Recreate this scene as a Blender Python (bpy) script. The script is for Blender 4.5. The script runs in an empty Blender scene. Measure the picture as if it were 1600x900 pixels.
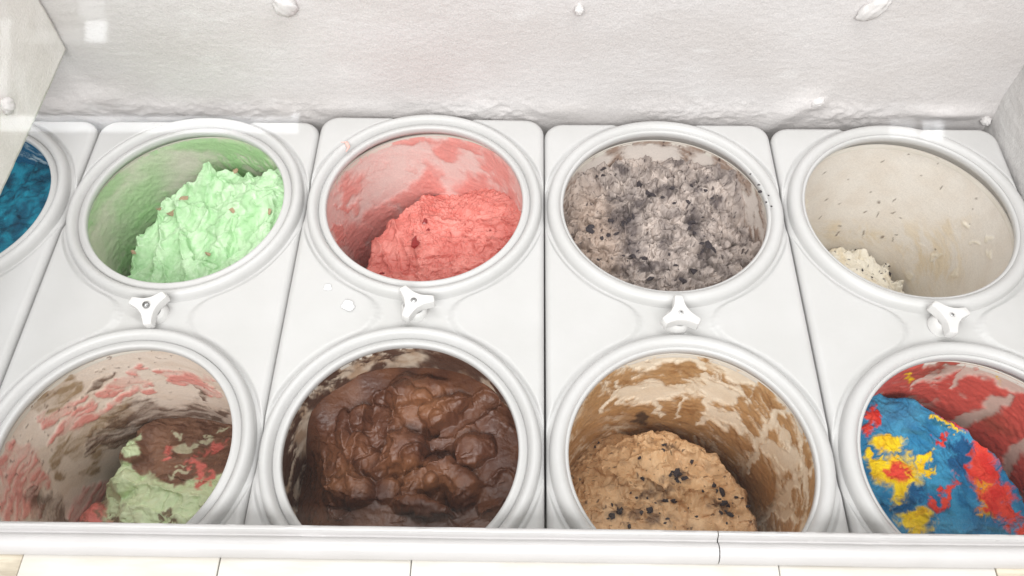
import bpy, bmesh, math, random
import numpy as np
from mathutils import Matrix, Vector

# ------------------------------------------------------------------ camera, light, exposure
scene = bpy.context.scene
YAW, PITCH, ROLL, FPX = -0.0324, 0.9773, -0.0183, 1350.5
CAM = np.array([-0.0173, -0.6017, 0.7324])
Fw = np.array([math.sin(YAW)*math.cos(PITCH), math.cos(YAW)*math.cos(PITCH), -math.sin(PITCH)])
R0 = np.array([math.cos(YAW), -math.sin(YAW), 0.0]); U0 = np.cross(R0, Fw)
Rt = R0*math.cos(ROLL) + U0*math.sin(ROLL); Up = -R0*math.sin(ROLL) + U0*math.cos(ROLL)
cd = bpy.data.cameras.new('camera'); co = bpy.data.objects.new('camera', cd)
scene.collection.objects.link(co)
m = Matrix.Identity(4)
for i in range(3):
    m[i][0], m[i][1], m[i][2], m[i][3] = Rt[i], Up[i], -Fw[i], CAM[i]
co.matrix_world = m
cd.sensor_width = 36; cd.lens = 36*FPX/1600; cd.clip_start = 0.01; cd.clip_end = 50
scene.camera = co

world = bpy.data.worlds.new('World'); scene.world = world; world.use_nodes = True
bg = world.node_tree.nodes['Background']
bg.inputs[0].default_value = (1.0, 0.998, 1.0, 1); bg.inputs[1].default_value = 0.62

def area(name, loc, target, sx, sy, power, col=(1, 1, 1)):
    l = bpy.data.lights.new(name, 'AREA'); l.shape = 'RECTANGLE'; l.size = sx; l.size_y = sy
    l.energy = power; l.color = col
    o = bpy.data.objects.new(name, l); scene.collection.objects.link(o)
    o.location = loc
    o.rotation_euler = (Vector(target)-Vector(loc)).to_track_quat('-Z', 'Y').to_euler()
    return o
area('ceiling_tube_light', (0.05, -0.06, 1.25), (0.0, -0.16, 0.0), 1.5, 0.10, 11.0, (1, 0.997, 0.997))
area('front_fill_light', (-0.2, -1.8, 1.70), (0.0, 0.0, -0.05), 2.2, 0.8, 68, (1, 0.992, 0.996))  # unseen fill lamp, added to brighten the far inner walls of the tubs

vs = scene.view_settings
vs.view_transform = 'Standard'; vs.look = 'None'; vs.gamma = 1; vs.exposure = -0.20
vs.use_curve_mapping = False

# ------------------------------------------------------------------ helpers
rng = random.Random(5)
COL = scene.collection

def ray(u, v):
    d = Fw + Rt*(u-800)/FPX + Up*(450-v)/FPX
    return d/np.linalg.norm(d)
def onz(u, v, z):
    d = ray(u, v); return CAM + d*(z-CAM[2])/d[2]
def ony(u, v, y):
    d = ray(u, v); return CAM + d*(y-CAM[1])/d[1]
def project(P):
    d = P-CAM; z = d@Fw
    return 800+FPX*(d@Rt)/z, 450-FPX*(d@Up)/z, z
def oncyl(u, v, cx, cy, R):
    d = ray(u, v); o = CAM[:2]-np.array([cx, cy]); e = d[:2]
    a = e@e; b = o@e; c = o@o-R*R
    t = (-b+math.sqrt(max(b*b-a*c, 0)))/a
    return CAM+d*t

def lin(r, g, b):
    c = np.array([r, g, b], float)/255
    return np.where(c <= 0.04045, c/12.92, ((c+0.055)/1.055)**2.4)

def hash2(ix, iy, seed):
    h = (ix.astype(np.int64)*374761393 + iy.astype(np.int64)*668265263 + seed*1442695041) & 0xffffffff
    h = ((h ^ (h >> 13))*1274126177) & 0xffffffff
    h = ((h ^ (h >> 16))*2246822519) & 0xffffffff
    return ((h ^ (h >> 15)) & 0xffffff)/float(0x1000000)
def perlin(x, y, seed=0):
    ix = np.floor(x); iy = np.floor(y); fx = x-ix; fy = y-iy
    u = fx*fx*fx*(fx*(fx*6-15)+10); w = fy*fy*fy*(fy*(fy*6-15)+10)
    def g(ax, ay):
        a = hash2(ix+ax, iy+ay, seed)*2*np.pi
        return np.cos(a)*(fx-ax)+np.sin(a)*(fy-ay)
    n0 = g(0, 0)*(1-u)+g(1, 0)*u; n1 = g(0, 1)*(1-u)+g(1, 1)*u
    return (n0*(1-w)+n1*w)*1.5
def fbm(x, y, f, seed=0, octv=5, gain=0.5):
    s = np.zeros_like(x); a = 1.0; t = 0
    for o in range(octv):
        s += a*perlin(x*f+o*17.3, y*f-o*9.1, seed+o); t += a; a *= gain; f *= 2.03
    return s/t
def ridged(x, y, f, seed=0, octv=4, gain=0.5):
    s = np.zeros_like(x); a = 1.0; t = 0
    for o in range(octv):
        s += a*(1-np.abs(perlin(x*f+o*5.7, y*f+o*3.3, seed+o))*2); t += a; a *= gain; f *= 2.03
    return s/t
def cells(x, y, f, seed=0):
    X = x*f; Y = y*f; ix = np.floor(X); iy = np.floor(Y)
    d1 = np.full(x.shape, 9.0); d2 = np.full(x.shape, 9.0); cid = np.zeros_like(x)
    for dx in (-1, 0, 1):
        for dy in (-1, 0, 1):
            px = ix+dx+hash2(ix+dx, iy+dy, seed); py = iy+dy+hash2(ix+dx, iy+dy, seed+7)
            d = np.hypot(px-X, py-Y); h = hash2(ix+dx, iy+dy, seed+13)
            new = d < d1
            d2 = np.where(new, d1, np.minimum(d2, d)); cid = np.where(new, h, cid); d1 = np.where(new, d, d1)
    return d1, d2, cid
def facets(x, y, f, seed, tilt=1.0):
    # broken planes: every cell its own height and slope
    X = x*f; Y = y*f; ix = np.floor(X); iy = np.floor(Y)
    d1 = np.full(x.shape, 9.0); out = np.zeros_like(x)
    for dx in (-1, 0, 1):
        for dy in (-1, 0, 1):
            cx, cy = ix+dx, iy+dy
            ox = X-cx-hash2(cx, cy, seed); oy = Y-cy-hash2(cx, cy, seed+7); d = np.hypot(ox, oy)
            h = hash2(cx, cy, seed+13)-0.5; a = hash2(cx, cy, seed+17)*2*np.pi
            new = d < d1; out = np.where(new, h+tilt*(np.cos(a)*ox+np.sin(a)*oy), out); d1 = np.where(new, d, d1)
    return out
def domes(x, y, f, seed):
    # packed rounded clods
    d1, d2, cid = cells(x, y, f, seed)
    return np.sqrt(np.clip(1-1.1*d1*d1, 0, 1))*(0.55+0.45*cid)-0.5
def sstep(a, b, x):
    t = np.clip((x-a)/(b-a), 0, 1); return t*t*(3-2*t)
def mix(a, b, t):
    return a*(1-t[:, None])+b*t[:, None]

def tag(o, label=None, cat=None, group=None, kind=None):
    if label: o['label'] = label
    if cat: o['category'] = cat
    if group: o['group'] = group
    if kind: o['kind'] = kind
    return o
def empty(name, loc=(0, 0, 0)):
    o = bpy.data.objects.new(name, None); o.empty_display_size = 0.02; COL.objects.link(o); o.location = loc; return o
def link_mesh(name, me, mat, parent=None):
    o = bpy.data.objects.new(name, me); COL.objects.link(o)
    if mat and not me.materials: me.materials.append(mat)
    if parent: o.parent = parent
    return o
def mesh_np(name, V, faces, col=None, smooth=True):
    me = bpy.data.meshes.new(name)
    if isinstance(faces, np.ndarray):
        me.vertices.add(len(V)); me.vertices.foreach_set('co', np.ascontiguousarray(V, np.float32).ravel())
        n, k = faces.shape
        me.loops.add(n*k); me.loops.foreach_set('vertex_index', np.ascontiguousarray(faces, np.int32).ravel())
        me.polygons.add(n); me.polygons.foreach_set('loop_start', np.arange(0, n*k, k, dtype=np.int32))
        me.polygons.foreach_set('loop_total', np.full(n, k, np.int32))
        me.update(calc_edges=True); me.validate()
    else:
        me.from_pydata([tuple(v) for v in V], [], faces); me.update()
    if col is not None:
        at = me.color_attributes.new('Col', 'FLOAT_COLOR', 'POINT')
        c4 = np.ones((len(V), 4), np.float32); c4[:, :3] = col
        at.data.foreach_set('color', c4.ravel())
    if smooth:
        me.polygons.foreach_set('use_smooth', np.ones(len(me.polygons), bool))
    return me
def grid_faces(nu, nv, wrap=False):
    i = np.arange(nu if wrap else nu-1); j = np.arange(nv-1)
    I, J = np.meshgrid(i, j, indexing='ij'); I2 = (I+1) % nu
    return np.stack([I*nv+J, I2*nv+J, I2*nv+J+1, I*nv+J+1], -1).reshape(-1, 4)
def bm_obj(name, bm, mat, parent=None, smooth=False, loc=None):
    me = bpy.data.meshes.new(name); bm.normal_update(); bm.to_mesh(me); bm.free()
    if smooth: me.polygons.foreach_set('use_smooth', np.ones(len(me.polygons), bool))
    o = link_mesh(name, me, mat, parent)
    if loc is not None: o.location = loc
    return o
def box_bm(x0, x1, y0, y1, z0, z1, bev=0.0, seg=2):
    bm = bmesh.new(); bmesh.ops.create_cube(bm, size=1)
    for v in bm.verts:
        v.co = Vector((x0+(v.co.x+.5)*(x1-x0), y0+(v.co.y+.5)*(y1-y0), z0+(v.co.z+.5)*(z1-z0)))
    if bev: bmesh.ops.bevel(bm, geom=bm.edges[:], offset=bev, segments=seg, affect='EDGES', profile=0.5)
    return bm

# ------------------------------------------------------------------ materials
def new_mat(name):
    mt = bpy.data.materials.new(name); mt.use_nodes = True
    nt = mt.node_tree; return mt, nt, nt.nodes['Principled BSDF']
def add_bump(nt, bsdf, scale, strength, dist, detail=4, stretch=None, rough=0.6):
    tc = nt.nodes.new('ShaderNodeTexCoord'); n = nt.nodes.new('ShaderNodeTexNoise')
    n.inputs['Scale'].default_value = scale; n.inputs['Detail'].default_value = detail; n.inputs['Roughness'].default_value = rough
    if stretch:
        mp = nt.nodes.new('ShaderNodeMapping'); mp.inputs['Scale'].default_value = stretch
        nt.links.new(tc.outputs['Object'], mp.inputs['Vector']); nt.links.new(mp.outputs[0], n.inputs['Vector'])
    else: nt.links.new(tc.outputs['Object'], n.inputs['Vector'])
    b = nt.nodes.new('ShaderNodeBump'); b.inputs['Strength'].default_value = strength; b.inputs['Distance'].default_value = dist
    nt.links.new(n.outputs['Fac'], b.inputs['Height'])
    nt.links.new(b.outputs[0], bsdf.inputs['Normal'])
    return n
def noise_color(nt, bsdf, c0, c1, scale, lo=0.35, hi=0.65, detail=5, stretch=None):
    tc = nt.nodes.new('ShaderNodeTexCoord'); n = nt.nodes.new('ShaderNodeTexNoise')
    n.inputs['Scale'].default_value = scale; n.inputs['Detail'].default_value = detail
    if stretch:
        mp = nt.nodes.new('ShaderNodeMapping'); mp.inputs['Scale'].default_value = stretch
        nt.links.new(tc.outputs['Object'], mp.inputs['Vector']); nt.links.new(mp.outputs[0], n.inputs['Vector'])
    else: nt.links.new(tc.outputs['Object'], n.inputs['Vector'])
    r = nt.nodes.new('ShaderNodeValToRGB')
    r.color_ramp.elements[0].position = lo; r.color_ramp.elements[1].position = hi
    r.color_ramp.elements[0].color = (*c0, 1); r.color_ramp.elements[1].color = (*c1, 1)
    nt.links.new(n.outputs['Fac'], r.inputs[0]); nt.links.new(r.outputs[0], bsdf.inputs['Base Color'])
    return r
def plain(name, c0, c1, rough, scale=20, bump=None, spec=0.5, metal=0.0, stretch=None):
    mt, nt, b = new_mat(name)
    noise_color(nt, b, c0, c1, scale, stretch=stretch)
    b.inputs['Roughness'].default_value = rough; b.inputs['Specular IOR Level'].default_value = spec
    b.inputs['Metallic'].default_value = metal
    if bump: add_bump(nt, b, *bump)
    return mt
def attr_mat(name, rough, bump, spec=0.4, sss=0.0, grain=0.0, gscale=900, coat=0.0):
    mt, nt, b = new_mat(name)
    a = nt.nodes.new('ShaderNodeAttribute'); a.attribute_name = 'Col'
    src = a.outputs['Color']
    if grain:
        tc = nt.nodes.new('ShaderNodeTexCoord'); n = nt.nodes.new('ShaderNodeTexNoise')
        n.inputs['Scale'].default_value = gscale; n.inputs['Detail'].default_value = 3
        nt.links.new(tc.outputs['Object'], n.inputs['Vector'])
        mr = nt.nodes.new('ShaderNodeMapRange'); mr.inputs[1].default_value = 0.25; mr.inputs[2].default_value = 0.75
        mr.inputs[3].default_value = 1-grain; mr.inputs[4].default_value = 1+grain
        nt.links.new(n.outputs['Fac'], mr.inputs[0])
        mx = nt.nodes.new('ShaderNodeVectorMath'); mx.operation = 'SCALE'
        nt.links.new(src, mx.inputs[0]); nt.links.new(mr.outputs[0], mx.inputs['Scale']); src = mx.outputs[0]
    nt.links.new(src, b.inputs['Base Color'])
    b.inputs['Roughness'].default_value = rough; b.inputs['Specular IOR Level'].default_value = spec
    if coat:
        b.inputs['Coat Weight'].default_value = coat; b.inputs['Coat Roughness'].default_value = 0.2
    if sss:
        b.inputs['Subsurface Weight'].default_value = sss
        b.inputs['Subsurface Radius'].default_value = (0.004, 0.003, 0.002); b.inputs['Subsurface Scale'].default_value = 1.0
    if bump: add_bump(nt, b, *bump)
    return mt

M_PLASTIC = plain('white_plastic', tuple(lin(193, 192, 190)), tuple(lin(200, 199, 198)), 0.38, 9, (60, 0.12, 0.002, 3))
M_KNOB = plain('white_knob_plastic', tuple(lin(214, 212, 210)), tuple(lin(220, 219, 217)), 0.35, 30)
M_SCREW = plain('screw_metal', (0.25, 0.25, 0.25), (0.5, 0.5, 0.5), 0.35, 200, None, 0.5, 1.0)
M_FROST = attr_mat('frosted_wall', 0.75, (380, 0.55, 0.0014, 8), 0.3, 0, 0.07, 520)
M_WALL = attr_mat('tub_card', 0.5, (300, 0.3, 0.0008, 4), 0.35, 0, 0.07, 500)
M_RAIL = plain('rail_vinyl', tuple(lin(188, 186, 184)), tuple(lin(196, 194, 193)), 0.35, 12, (25, 0.25, 0.002, 3, (0.6, 4, 4)))
M_LINER = plain('cabinet_liner', tuple(lin(205, 200, 195)), tuple(lin(215, 211, 207)), 0.6, 6)
M_TUBOUT = plain('tub_outside', tuple(lin(214, 206, 194)), tuple(lin(222, 216, 206)), 0.7, 30)
M_COOKIE = plain('cookie_dark', tuple(lin(38, 33, 40)), tuple(lin(66, 56, 58)), 0.7, 300, (600, 0.5, 0.001))
M_NUT = plain('pecan', tuple(lin(150, 118, 92)), tuple(lin(196, 168, 140)), 0.6, 300, (600, 0.5, 0.001))
M_BERRY = plain('berry', tuple(lin(120, 28, 30)), tuple(lin(160, 50, 48)), 0.3, 200)
M_ICE = plain('ice_droplet', tuple(lin(232, 232, 232)), tuple(lin(245, 245, 245)), 0.12, 100, None, 0.7)
M_PINK = plain('strawberry_drip', tuple(lin(225, 165, 155)), tuple(lin(235, 190, 180)), 0.45, 100)
# glass: thin clear pane, a weak mirror over see-through
M_GLASS = bpy.data.materials.new('clear_glass'); M_GLASS.use_nodes = True
nt = M_GLASS.node_tree; nt.nodes.clear()
out = nt.nodes.new('ShaderNodeOutputMaterial'); mixs = nt.nodes.new('ShaderNodeMixShader')
tr = nt.nodes.new('ShaderNodeBsdfTransparent'); gl = nt.nodes.new('ShaderNodeBsdfGlossy'); fr = nt.nodes.new('ShaderNodeLayerWeight')
gl.inputs['Roughness'].default_value = 0.035; tr.inputs[0].default_value = (0.995, 0.998, 0.995, 1)
pw = nt.nodes.new('ShaderNodeMath'); pw.operation = 'POWER'; pw.inputs[1].default_value = 5.0
ma = nt.nodes.new('ShaderNodeMath'); ma.operation = 'MULTIPLY_ADD'; ma.inputs[1].default_value = 0.9; ma.inputs[2].default_value = 0.016
nt.links.new(fr.outputs['Facing'], pw.inputs[0]); nt.links.new(pw.outputs[0], ma.inputs[0]); nt.links.new(ma.outputs[0], mixs.inputs[0]); nt.links.new(tr.outputs[0], mixs.inputs[1]); nt.links.new(gl.outputs[0], mixs.inputs[2])
nt.links.new(mixs.outputs[0], out.inputs['Surface'])

# ------------------------------------------------------------------ the setting: cabinet walls, floor, sill
WY = 0.142
def frost_sheet(name, origin, ax, ay, nrm, nu, nv, lu, lv, disp, colf):
    u = np.linspace(0, lu, nu); v = np.interp(np.linspace(0, 1, nv), [0, 0.08, 0.85, 1], [0, 0.255/0.75*lv, 0.5/0.75*lv, lv])
    U_, V_ = np.meshgrid(u, v, indexing='ij'); U_ = U_.ravel(); V_ = V_.ravel()
    d = disp(U_, V_)
    P = np.array(origin)+U_[:, None]*np.array(ax)+V_[:, None]*np.array(ay)+d[:, None]*np.array(nrm)
    me = mesh_np(name, P, grid_faces(nu, nv), colf(U_, V_, d))
    return link_mesh(name, me, M_FROST)
WX0, WX1, WZ0, WZ1 = -0.84, 0.526, -0.29, 0.46
def wall_disp(u, v):
    x = u+WX0; z = v+WZ0
    xw = x+0.02*fbm(x, z, 9, 3); zw = z+0.008*fbm(x, z, 14, 4)
    d = 0.0010*fbm(xw*0.5, zw, 9, 11, 3)+0.00026*ridged(xw*0.35, zw, 60, 12, 4)*sstep(-.2, .3, fbm(x, z, 9, 17))+0.00042*fbm(x*0.8, z, 170, 15, 5)
    px, py, _ = project(np.stack([x, np.full_like(x, WY), z], -1))
    def bump(cx, cy, rx, ry, a, h):
        c, s = math.cos(a), math.sin(a); dx = px-cx; dy = py-cy
        q = ((dx*c+dy*s)/rx)**2+((-dx*s+dy*c)/ry)**2
        return h*np.exp(-q*(1+0.5*fbm(x, z, 60, 8)))
    # thick frost rolls low on the wall and slanting ridges
    low = np.exp(-((z-0.006-0.006*fbm(x, z*0, 12, 31))/0.012)**2)
    d += 0.0025*low*sstep(-0.3, 0.4, fbm(x, z*0.3, 10, 33))
    d += bump(1240, 170, 45, 13, -0.55, 0.006)+bump(1275, 160, 16, 8, -0.4, 0.005)
    d += bump(160, 150, 40, 14, 0.1, 0.005)+bump(110, 165, 40, 12, 0.0, 0.004)
    d += bump(1490, 175, 60, 9, 0.0, 0.005)
    lo2 = np.exp(-((z+0.002)/0.022)**2); d += lo2*(0.0022*ridged(x*0.7, z, 55, 61, 4)+0.0015*fbm(x, z, 120, 63, 4))*sstep(-.35, .3, fbm(x, z*.5, 7, 65))
    return d
def wall_col(u, v, d):
    x = u+WX0; z = v+WZ0
    t = sstep(-0.5, 0.5, fbm(x*0.4, z, 14, 21))
    c = mix(np.tile(lin(206, 201, 199), (len(u), 1)), lin(213, 209, 208), t)
    t2 = sstep(0.15, 0.6, fbm(x*0.5, z, 40, 25, 5))*0.4
    return mix(c, lin(226, 224, 223), t2)
bw = frost_sheet('wall_back', (WX0, WY, WZ0), (1, 0, 0), (0, 0, 1), (0, -1, 0), 620, 220, WX1-WX0, WZ1-WZ0, wall_disp, wall_col)
tag(bw, kind='structure')
def side_disp(u, v): return 0.0025*fbm(u*0.5, v, 20, 41)+0.0008*fbm(u, v, 140, 44, 4)
def side_col(u, v, d):
    t = sstep(-0.4, 0.5, fbm(u, v, 18, 47)); return mix(np.tile(lin(200, 197, 195), (len(u), 1)), lin(211, 209, 207), t)
sw = frost_sheet('wall_right', (0.5255, WY+0.01, WZ0), (0, -1, 0), (0, 0, 1), (-1, 0, 0), 220, 160, 0.62, WZ1-WZ0, side_disp, side_col)
tag(sw, kind='structure')
# left divider panel: hangs above the covers, its lower edge free
LPX, LPZ = -0.5262, 0.097
def slab(name, x0, x1, y0, y1, z0, z1, kind_seed):
    nu, nv = 160, 130
    Y, Z = np.meshgrid(np.linspace(y1, y0, nu), np.linspace(z0, z1, nv), indexing='ij'); Y = Y.ravel(); Z = Z.ravel()
    d = 0.0012*fbm(Y*0.6, Z, 25, kind_seed)+0.0004*fbm(Y, Z, 160, kind_seed+3)
    V1 = np.stack([x1+d, Y, Z], -1); V2 = np.stack([x0-d*0.5, Y, Z], -1)
    F1 = grid_faces(nu, nv); F2 = F1[:, ::-1]+nu*nv
    edges = []
    N = nu*nv
    for j in range(nv-1):
        edges.append((j, j+1, N+j+1, N+j)); a = (nu-1)*nv+j; edges.append((a+1, a, N+a, N+a+1))
    for i in range(nu-1):
        a, b = i*nv, (i+1)*nv; edges.append((b, a, N+a, N+b)); a += nv-1; b += nv-1; edges.append((a, b, N+b, N+a))
    FA = np.vstack([F1, F2, np.array(edges)])
    t = sstep(-0.4, 0.5, fbm(Y, Z, 16, 57)); c = mix(np.tile(lin(224, 219, 214), (N, 1)), lin(236, 232, 229), t)
    me = mesh_np(name, np.vstack([V1, V2]), FA, np.vstack([c, c]))
    return link_mesh(name, me, M_FROST)
lp = slab('divider_panel', LPX-0.012, LPX, -0.36, WY-0.004, LPZ, WZ1, 52)
tag(lp, 'white frosted divider panel hanging over the blue tub', 'panel')

fl = bm_obj('cabinet_floor', box_bm(WX0, 0.53, -0.46, 0.15, -0.31, -0.29), M_LINER); tag(fl, kind='structure')
fw = bm_obj('wall_front', box_bm(WX0, 0.53, -0.452, -0.43, -0.2895, 0.0115), M_LINER); tag(fw, kind='structure')

# frost-covered screw heads and blobs on the back wall
def lump(cx, cy, cz, rx, ry, rz, seed, parent, squash_y=0.6):
    bm = bmesh.new(); bmesh.ops.create_icosphere(bm, subdivisions=4, radius=1)
    P = np.array([v.co[:] for v in bm.verts])
    n = fbm(P[:, 0]*1.3+P[:, 2]*0.7+seed, P[:, 1]+P[:, 2]*1.1, 1.6, seed, 4)
    for v, k in zip(bm.verts, n):
        s = 1+0.28*k; v.co = Vector((v.co.x*rx*s, v.co.y*ry*s*squash_y, v.co.z*rz*s))
    o = bm_obj('frost_lump', bm, M_LUMP, parent, True, (cx, cy, cz)); return o
M_LUMP = plain('frost_lump', tuple(lin(206, 202, 200)), tuple(lin(216, 213, 212)), 0.75, 120, (500, 0.3, 0.001))
for (px_, py_, rx, rz, sd, rot) in [(445, 9, 0.0125, 0.013, 1, 0), (1365, 14, 0.010, 0.018, 2, 0.75), (905, 15, 0.005, 0.006, 3, 0),
                                    (1540, 188, 0.006, 0.006, 4, 0), (1277, 158, 0.009, 0.005, 6, -0.4)]:
    p = ony(px_, py_, WY-0.003); o = lump(p[0], p[1], p[2], rx, 0.012, rz, sd, bw); o.rotation_euler[1] = rot
p = ony(12, 165, WY)
d = ray(12, 165); t = (LPX+0.002-CAM[0])/d[0]; p = CAM+d*t
lump(p[0], p[1], p[2], 0.006, 0.008, 0.008, 5, lp, 1.0)

# ------------------------------------------------------------------ tub covers
PITCHX = 0.262
HW, RO = 0.1302, 0.1275
YM, YF, YN = -0.1446, 0.0, -0.2892
Y1, Y0 = 0.1285, -0.4185
CR = 0.022
def outline_dist(x, y):
    # inside distance to the rounded rectangle of the plate
    cx, cy = 0.0, (Y0+Y1)/2; hx, hy = HW, (Y1-Y0)/2
    qx = np.abs(x-cx)-(hx-CR); qy = np.abs(y-cy)-(hy-CR)
    d = np.hypot(np.maximum(qx, 0), np.maximum(qy, 0))+np.minimum(np.maximum(qx, qy), 0)-CR
    return -d
def smax(a, b, k):
    h = np.clip(0.5+0.5*(a-b)/k, 0, 1); return b*(1-h)+a*h+k*h*(1-h)
def plate_z(x, y):
    d1 = np.hypot(x, y-YF); d2 = np.hypot(x, y-YN)
    s = smax(smax(0.1325-d1, 0.1325-d2, 0.006), 0.036-np.abs(x), 0.022)
    z = -0.0034*sstep(-0.0016, 0.0016, s)
    # soft boss for the knob
    dist = outline_dist(x, y); e = 0.0075
    q = np.clip(e-dist, 0, e); z = z-(e-np.sqrt(np.maximum(e*e-q*q, 0)))
    return z
def make_plate():
    nr = 40
    V = []; Fc = []; base = 0; skirt = []
    for (yc, ylo, yhi) in ((YF, YM, Y1), (YN, Y0, YM)):
        th = np.linspace(0, 2*np.pi, 256, endpoint=False)
        ex_ = [math.atan2(YM-yc, sx_*HW)+dd_ for sx_ in (1, -1) for dd_ in np.linspace(-0.05, 0.05, 30)]
        th = np.sort(np.r_[th, np.array(ex_)]) % (2*np.pi); th = np.sort(th); nth = len(th)
        # snap rays to where the mid line meets the sides
        for cx_, cy_ in ((HW, YM), (-HW, YM)):
            a = math.atan2(cy_-yc, cx_) % (2*math.pi); th[np.argmin(np.abs(th-a))] = a
        c, s = np.cos(th), np.sin(th)
        B = np.zeros(nth)
        for k in range(nth):
            tx = HW/abs(c[k]) if abs(c[k]) > 1e-9 else 9
            ty = ((yhi-yc)/s[k] if s[k] > 0 else (ylo-yc)/s[k]) if abs(s[k]) > 1e-9 else 9
            t = min(tx, ty)
            lo, hi = RO*0.9, t
            if outline_dist(np.array([c[k]*t]), np.array([yc+s[k]*t]))[0] < -1e-6:
                for _ in range(40):
                    md = (lo+hi)/2
                    if outline_dist(np.array([c[k]*md]), np.array([yc+s[k]*md]))[0] > 0: lo = md
                    else: hi = md
                t = lo
            B[k] = t
        tt = np.linspace(0, 1, nr); tt = 1-(1-tt)**1.6
        Rg = (RO-0.002)+tt[None, :]*(B[:, None]-(RO-0.002))
        X = c[:, None]*Rg; Y = yc+s[:, None]*Rg
        Z = plate_z(X.ravel(), Y.ravel())
        V.append(np.stack([X.ravel(), Y.ravel(), Z], -1)); Fc.append(grid_faces(nth, nr, True)[:, ::-1]+base)
        base += nth*nr
    V = np.vstack(V); Fc = np.vstack(Fc)
    me = mesh_np('plate', V, Fc); bm = bmesh.new(); bm.from_mesh(me); bpy.data.meshes.remove(me)
    bmesh.ops.remove_doubles(bm, verts=bm.verts, dist=2e-5)
    outer = [e for e in bm.edges if e.is_boundary and all(outline_dist(np.array([v.co.x]), np.array([v.co.y]))[0] < 1e-4 for v in e.verts)]
    r = bmesh.ops.extrude_edge_only(bm, edges=outer)
    for v in r['geom']:
        if isinstance(v, bmesh.types.BMVert): v.co.z = -0.026
    bmesh.ops.recalc_face_normals(bm, faces=bm.faces)
    me = bpy.data.meshes.new('plate'); bm.to_mesh(me); bm.free()
    # normals up
    if me.polygons[nr*3].normal.z < 0: me.flip_normals()
    me.polygons.foreach_set('use_smooth', np.ones(len(me.polygons), bool)); me.materials.append(M_PLASTIC)
    return me
PLATE = make_plate()
def rim_profile(ri):
    zb = -0.0035
    P = [(RO+0.0005, zb)]
    # outer round bead
    a0 = RO+0.0002; w = 0.0155 if ri > 0.108 else 0.0125
    for k in range(15):
        t = math.pi*k/14
        P.append((a0-w*(1-math.cos(t))/2, zb+0.0005+0.0112*math.sin(t)**0.85 if 0 < k < 14 else zb+0.0015))
    g = a0-w
    P += [(g-0.0006, 0.0008), (g-0.0012, 0.0014)]
    # inner flat lip, then a thin bright edge going down to the tub
    P += [(ri+0.0042, 0.0030), (ri+0.0022, 0.0034), (ri+0.0008, 0.0026), (ri+0.0001, 0.0008), (ri, -0.003), (ri+0.0012, -0.006),
          (ri+0.004, -0.008), (0.1175, -0.011), (0.1178, -0.0178), (0.1212, -0.0178)]
    return P
def lathe(name, prof, n=160, close=False):
    th = np.linspace(0, 2*np.pi, n, endpoint=False); pr = np.array(prof)
    X = np.cos(th)[:, None]*pr[:, 0]; Y = np.sin(th)[:, None]*pr[:, 0]; Z = np.repeat(pr[None, :, 1], n, 0)
    return mesh_np(name, np.stack([X.ravel(), Y.ravel(), Z.ravel()], -1), grid_faces(n, len(prof), True))
def knob_mesh():
    # three-armed star knob on a round neck: tapered arms with blunt ends, hollow flanks
    bm = bmesh.new(); out = []
    for k in range(3):
        p = 2*math.pi*k/3
        for r, a in ((0.0098, -58), (0.0102, -42), (0.0128, -26), (0.0178, -15), (0.0208, -11.5), (0.0216, -8), (0.0216, 8), (0.0208, 11.5), (0.0178, 15), (0.0128, 26), (0.0102, 42)):
            out.append((r*math.cos(p+math.radians(a)), r*math.sin(p+math.radians(a))))
    n = len(out)
    levels = [(0.0070, 0.90), (0.0076, 0.98), (0.0084, 1.0), (0.0172, 0.97), (0.0180, 0.945), (0.0183, 0.91)]
    rings = [[bm.verts.new((x*q, y*q, z)) for x, y in out] for z, q in levels]
    for a, b in zip(rings, rings[1:]):
        for i in range(n): bm.faces.new((a[i], a[(i+1) % n], b[(i+1) % n], b[i]))
    bm.faces.new(rings[-1]); bm.faces.new(rings[0][::-1])
    neck = []
    for z, r in ((-0.0045, 0.0135), (0.004, 0.0130), (0.0055, 0.0122), (0.0085, 0.0105)):
        neck.append([bm.verts.new((r*math.cos(2*math.pi*i/40), r*math.sin(2*math.pi*i/40), z)) for i in range(40)])
    for a, b in zip(neck, neck[1:]):
        for i in range(40): bm.faces.new((a[i], a[(i+1) % 40], b[(i+1) % 40], b[i]))
    me = bpy.data.meshes.new('knob'); bm.normal_update(); bm.to_mesh(me); bm.free(); me.materials.append(M_KNOB)
    me.polygons.foreach_set('use_smooth', np.ones(len(me.polygons), bool))
    me.set_sharp_from_angle(angle=math.radians(40)); return me
def screw_mesh(h, r=0.0034):
    P = [(0.0, h), (r*0.45, h), (r*0.5, h-0.0008), (r*0.75, h-0.0003), (r*0.95, h-0.0006), (r, h-0.0014), (r, 0.0165)]
    me = lathe('screw', P, 24); me.materials.append(M_SCREW); return me
KNOB = knob_mesh()
COVERS = []
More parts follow.
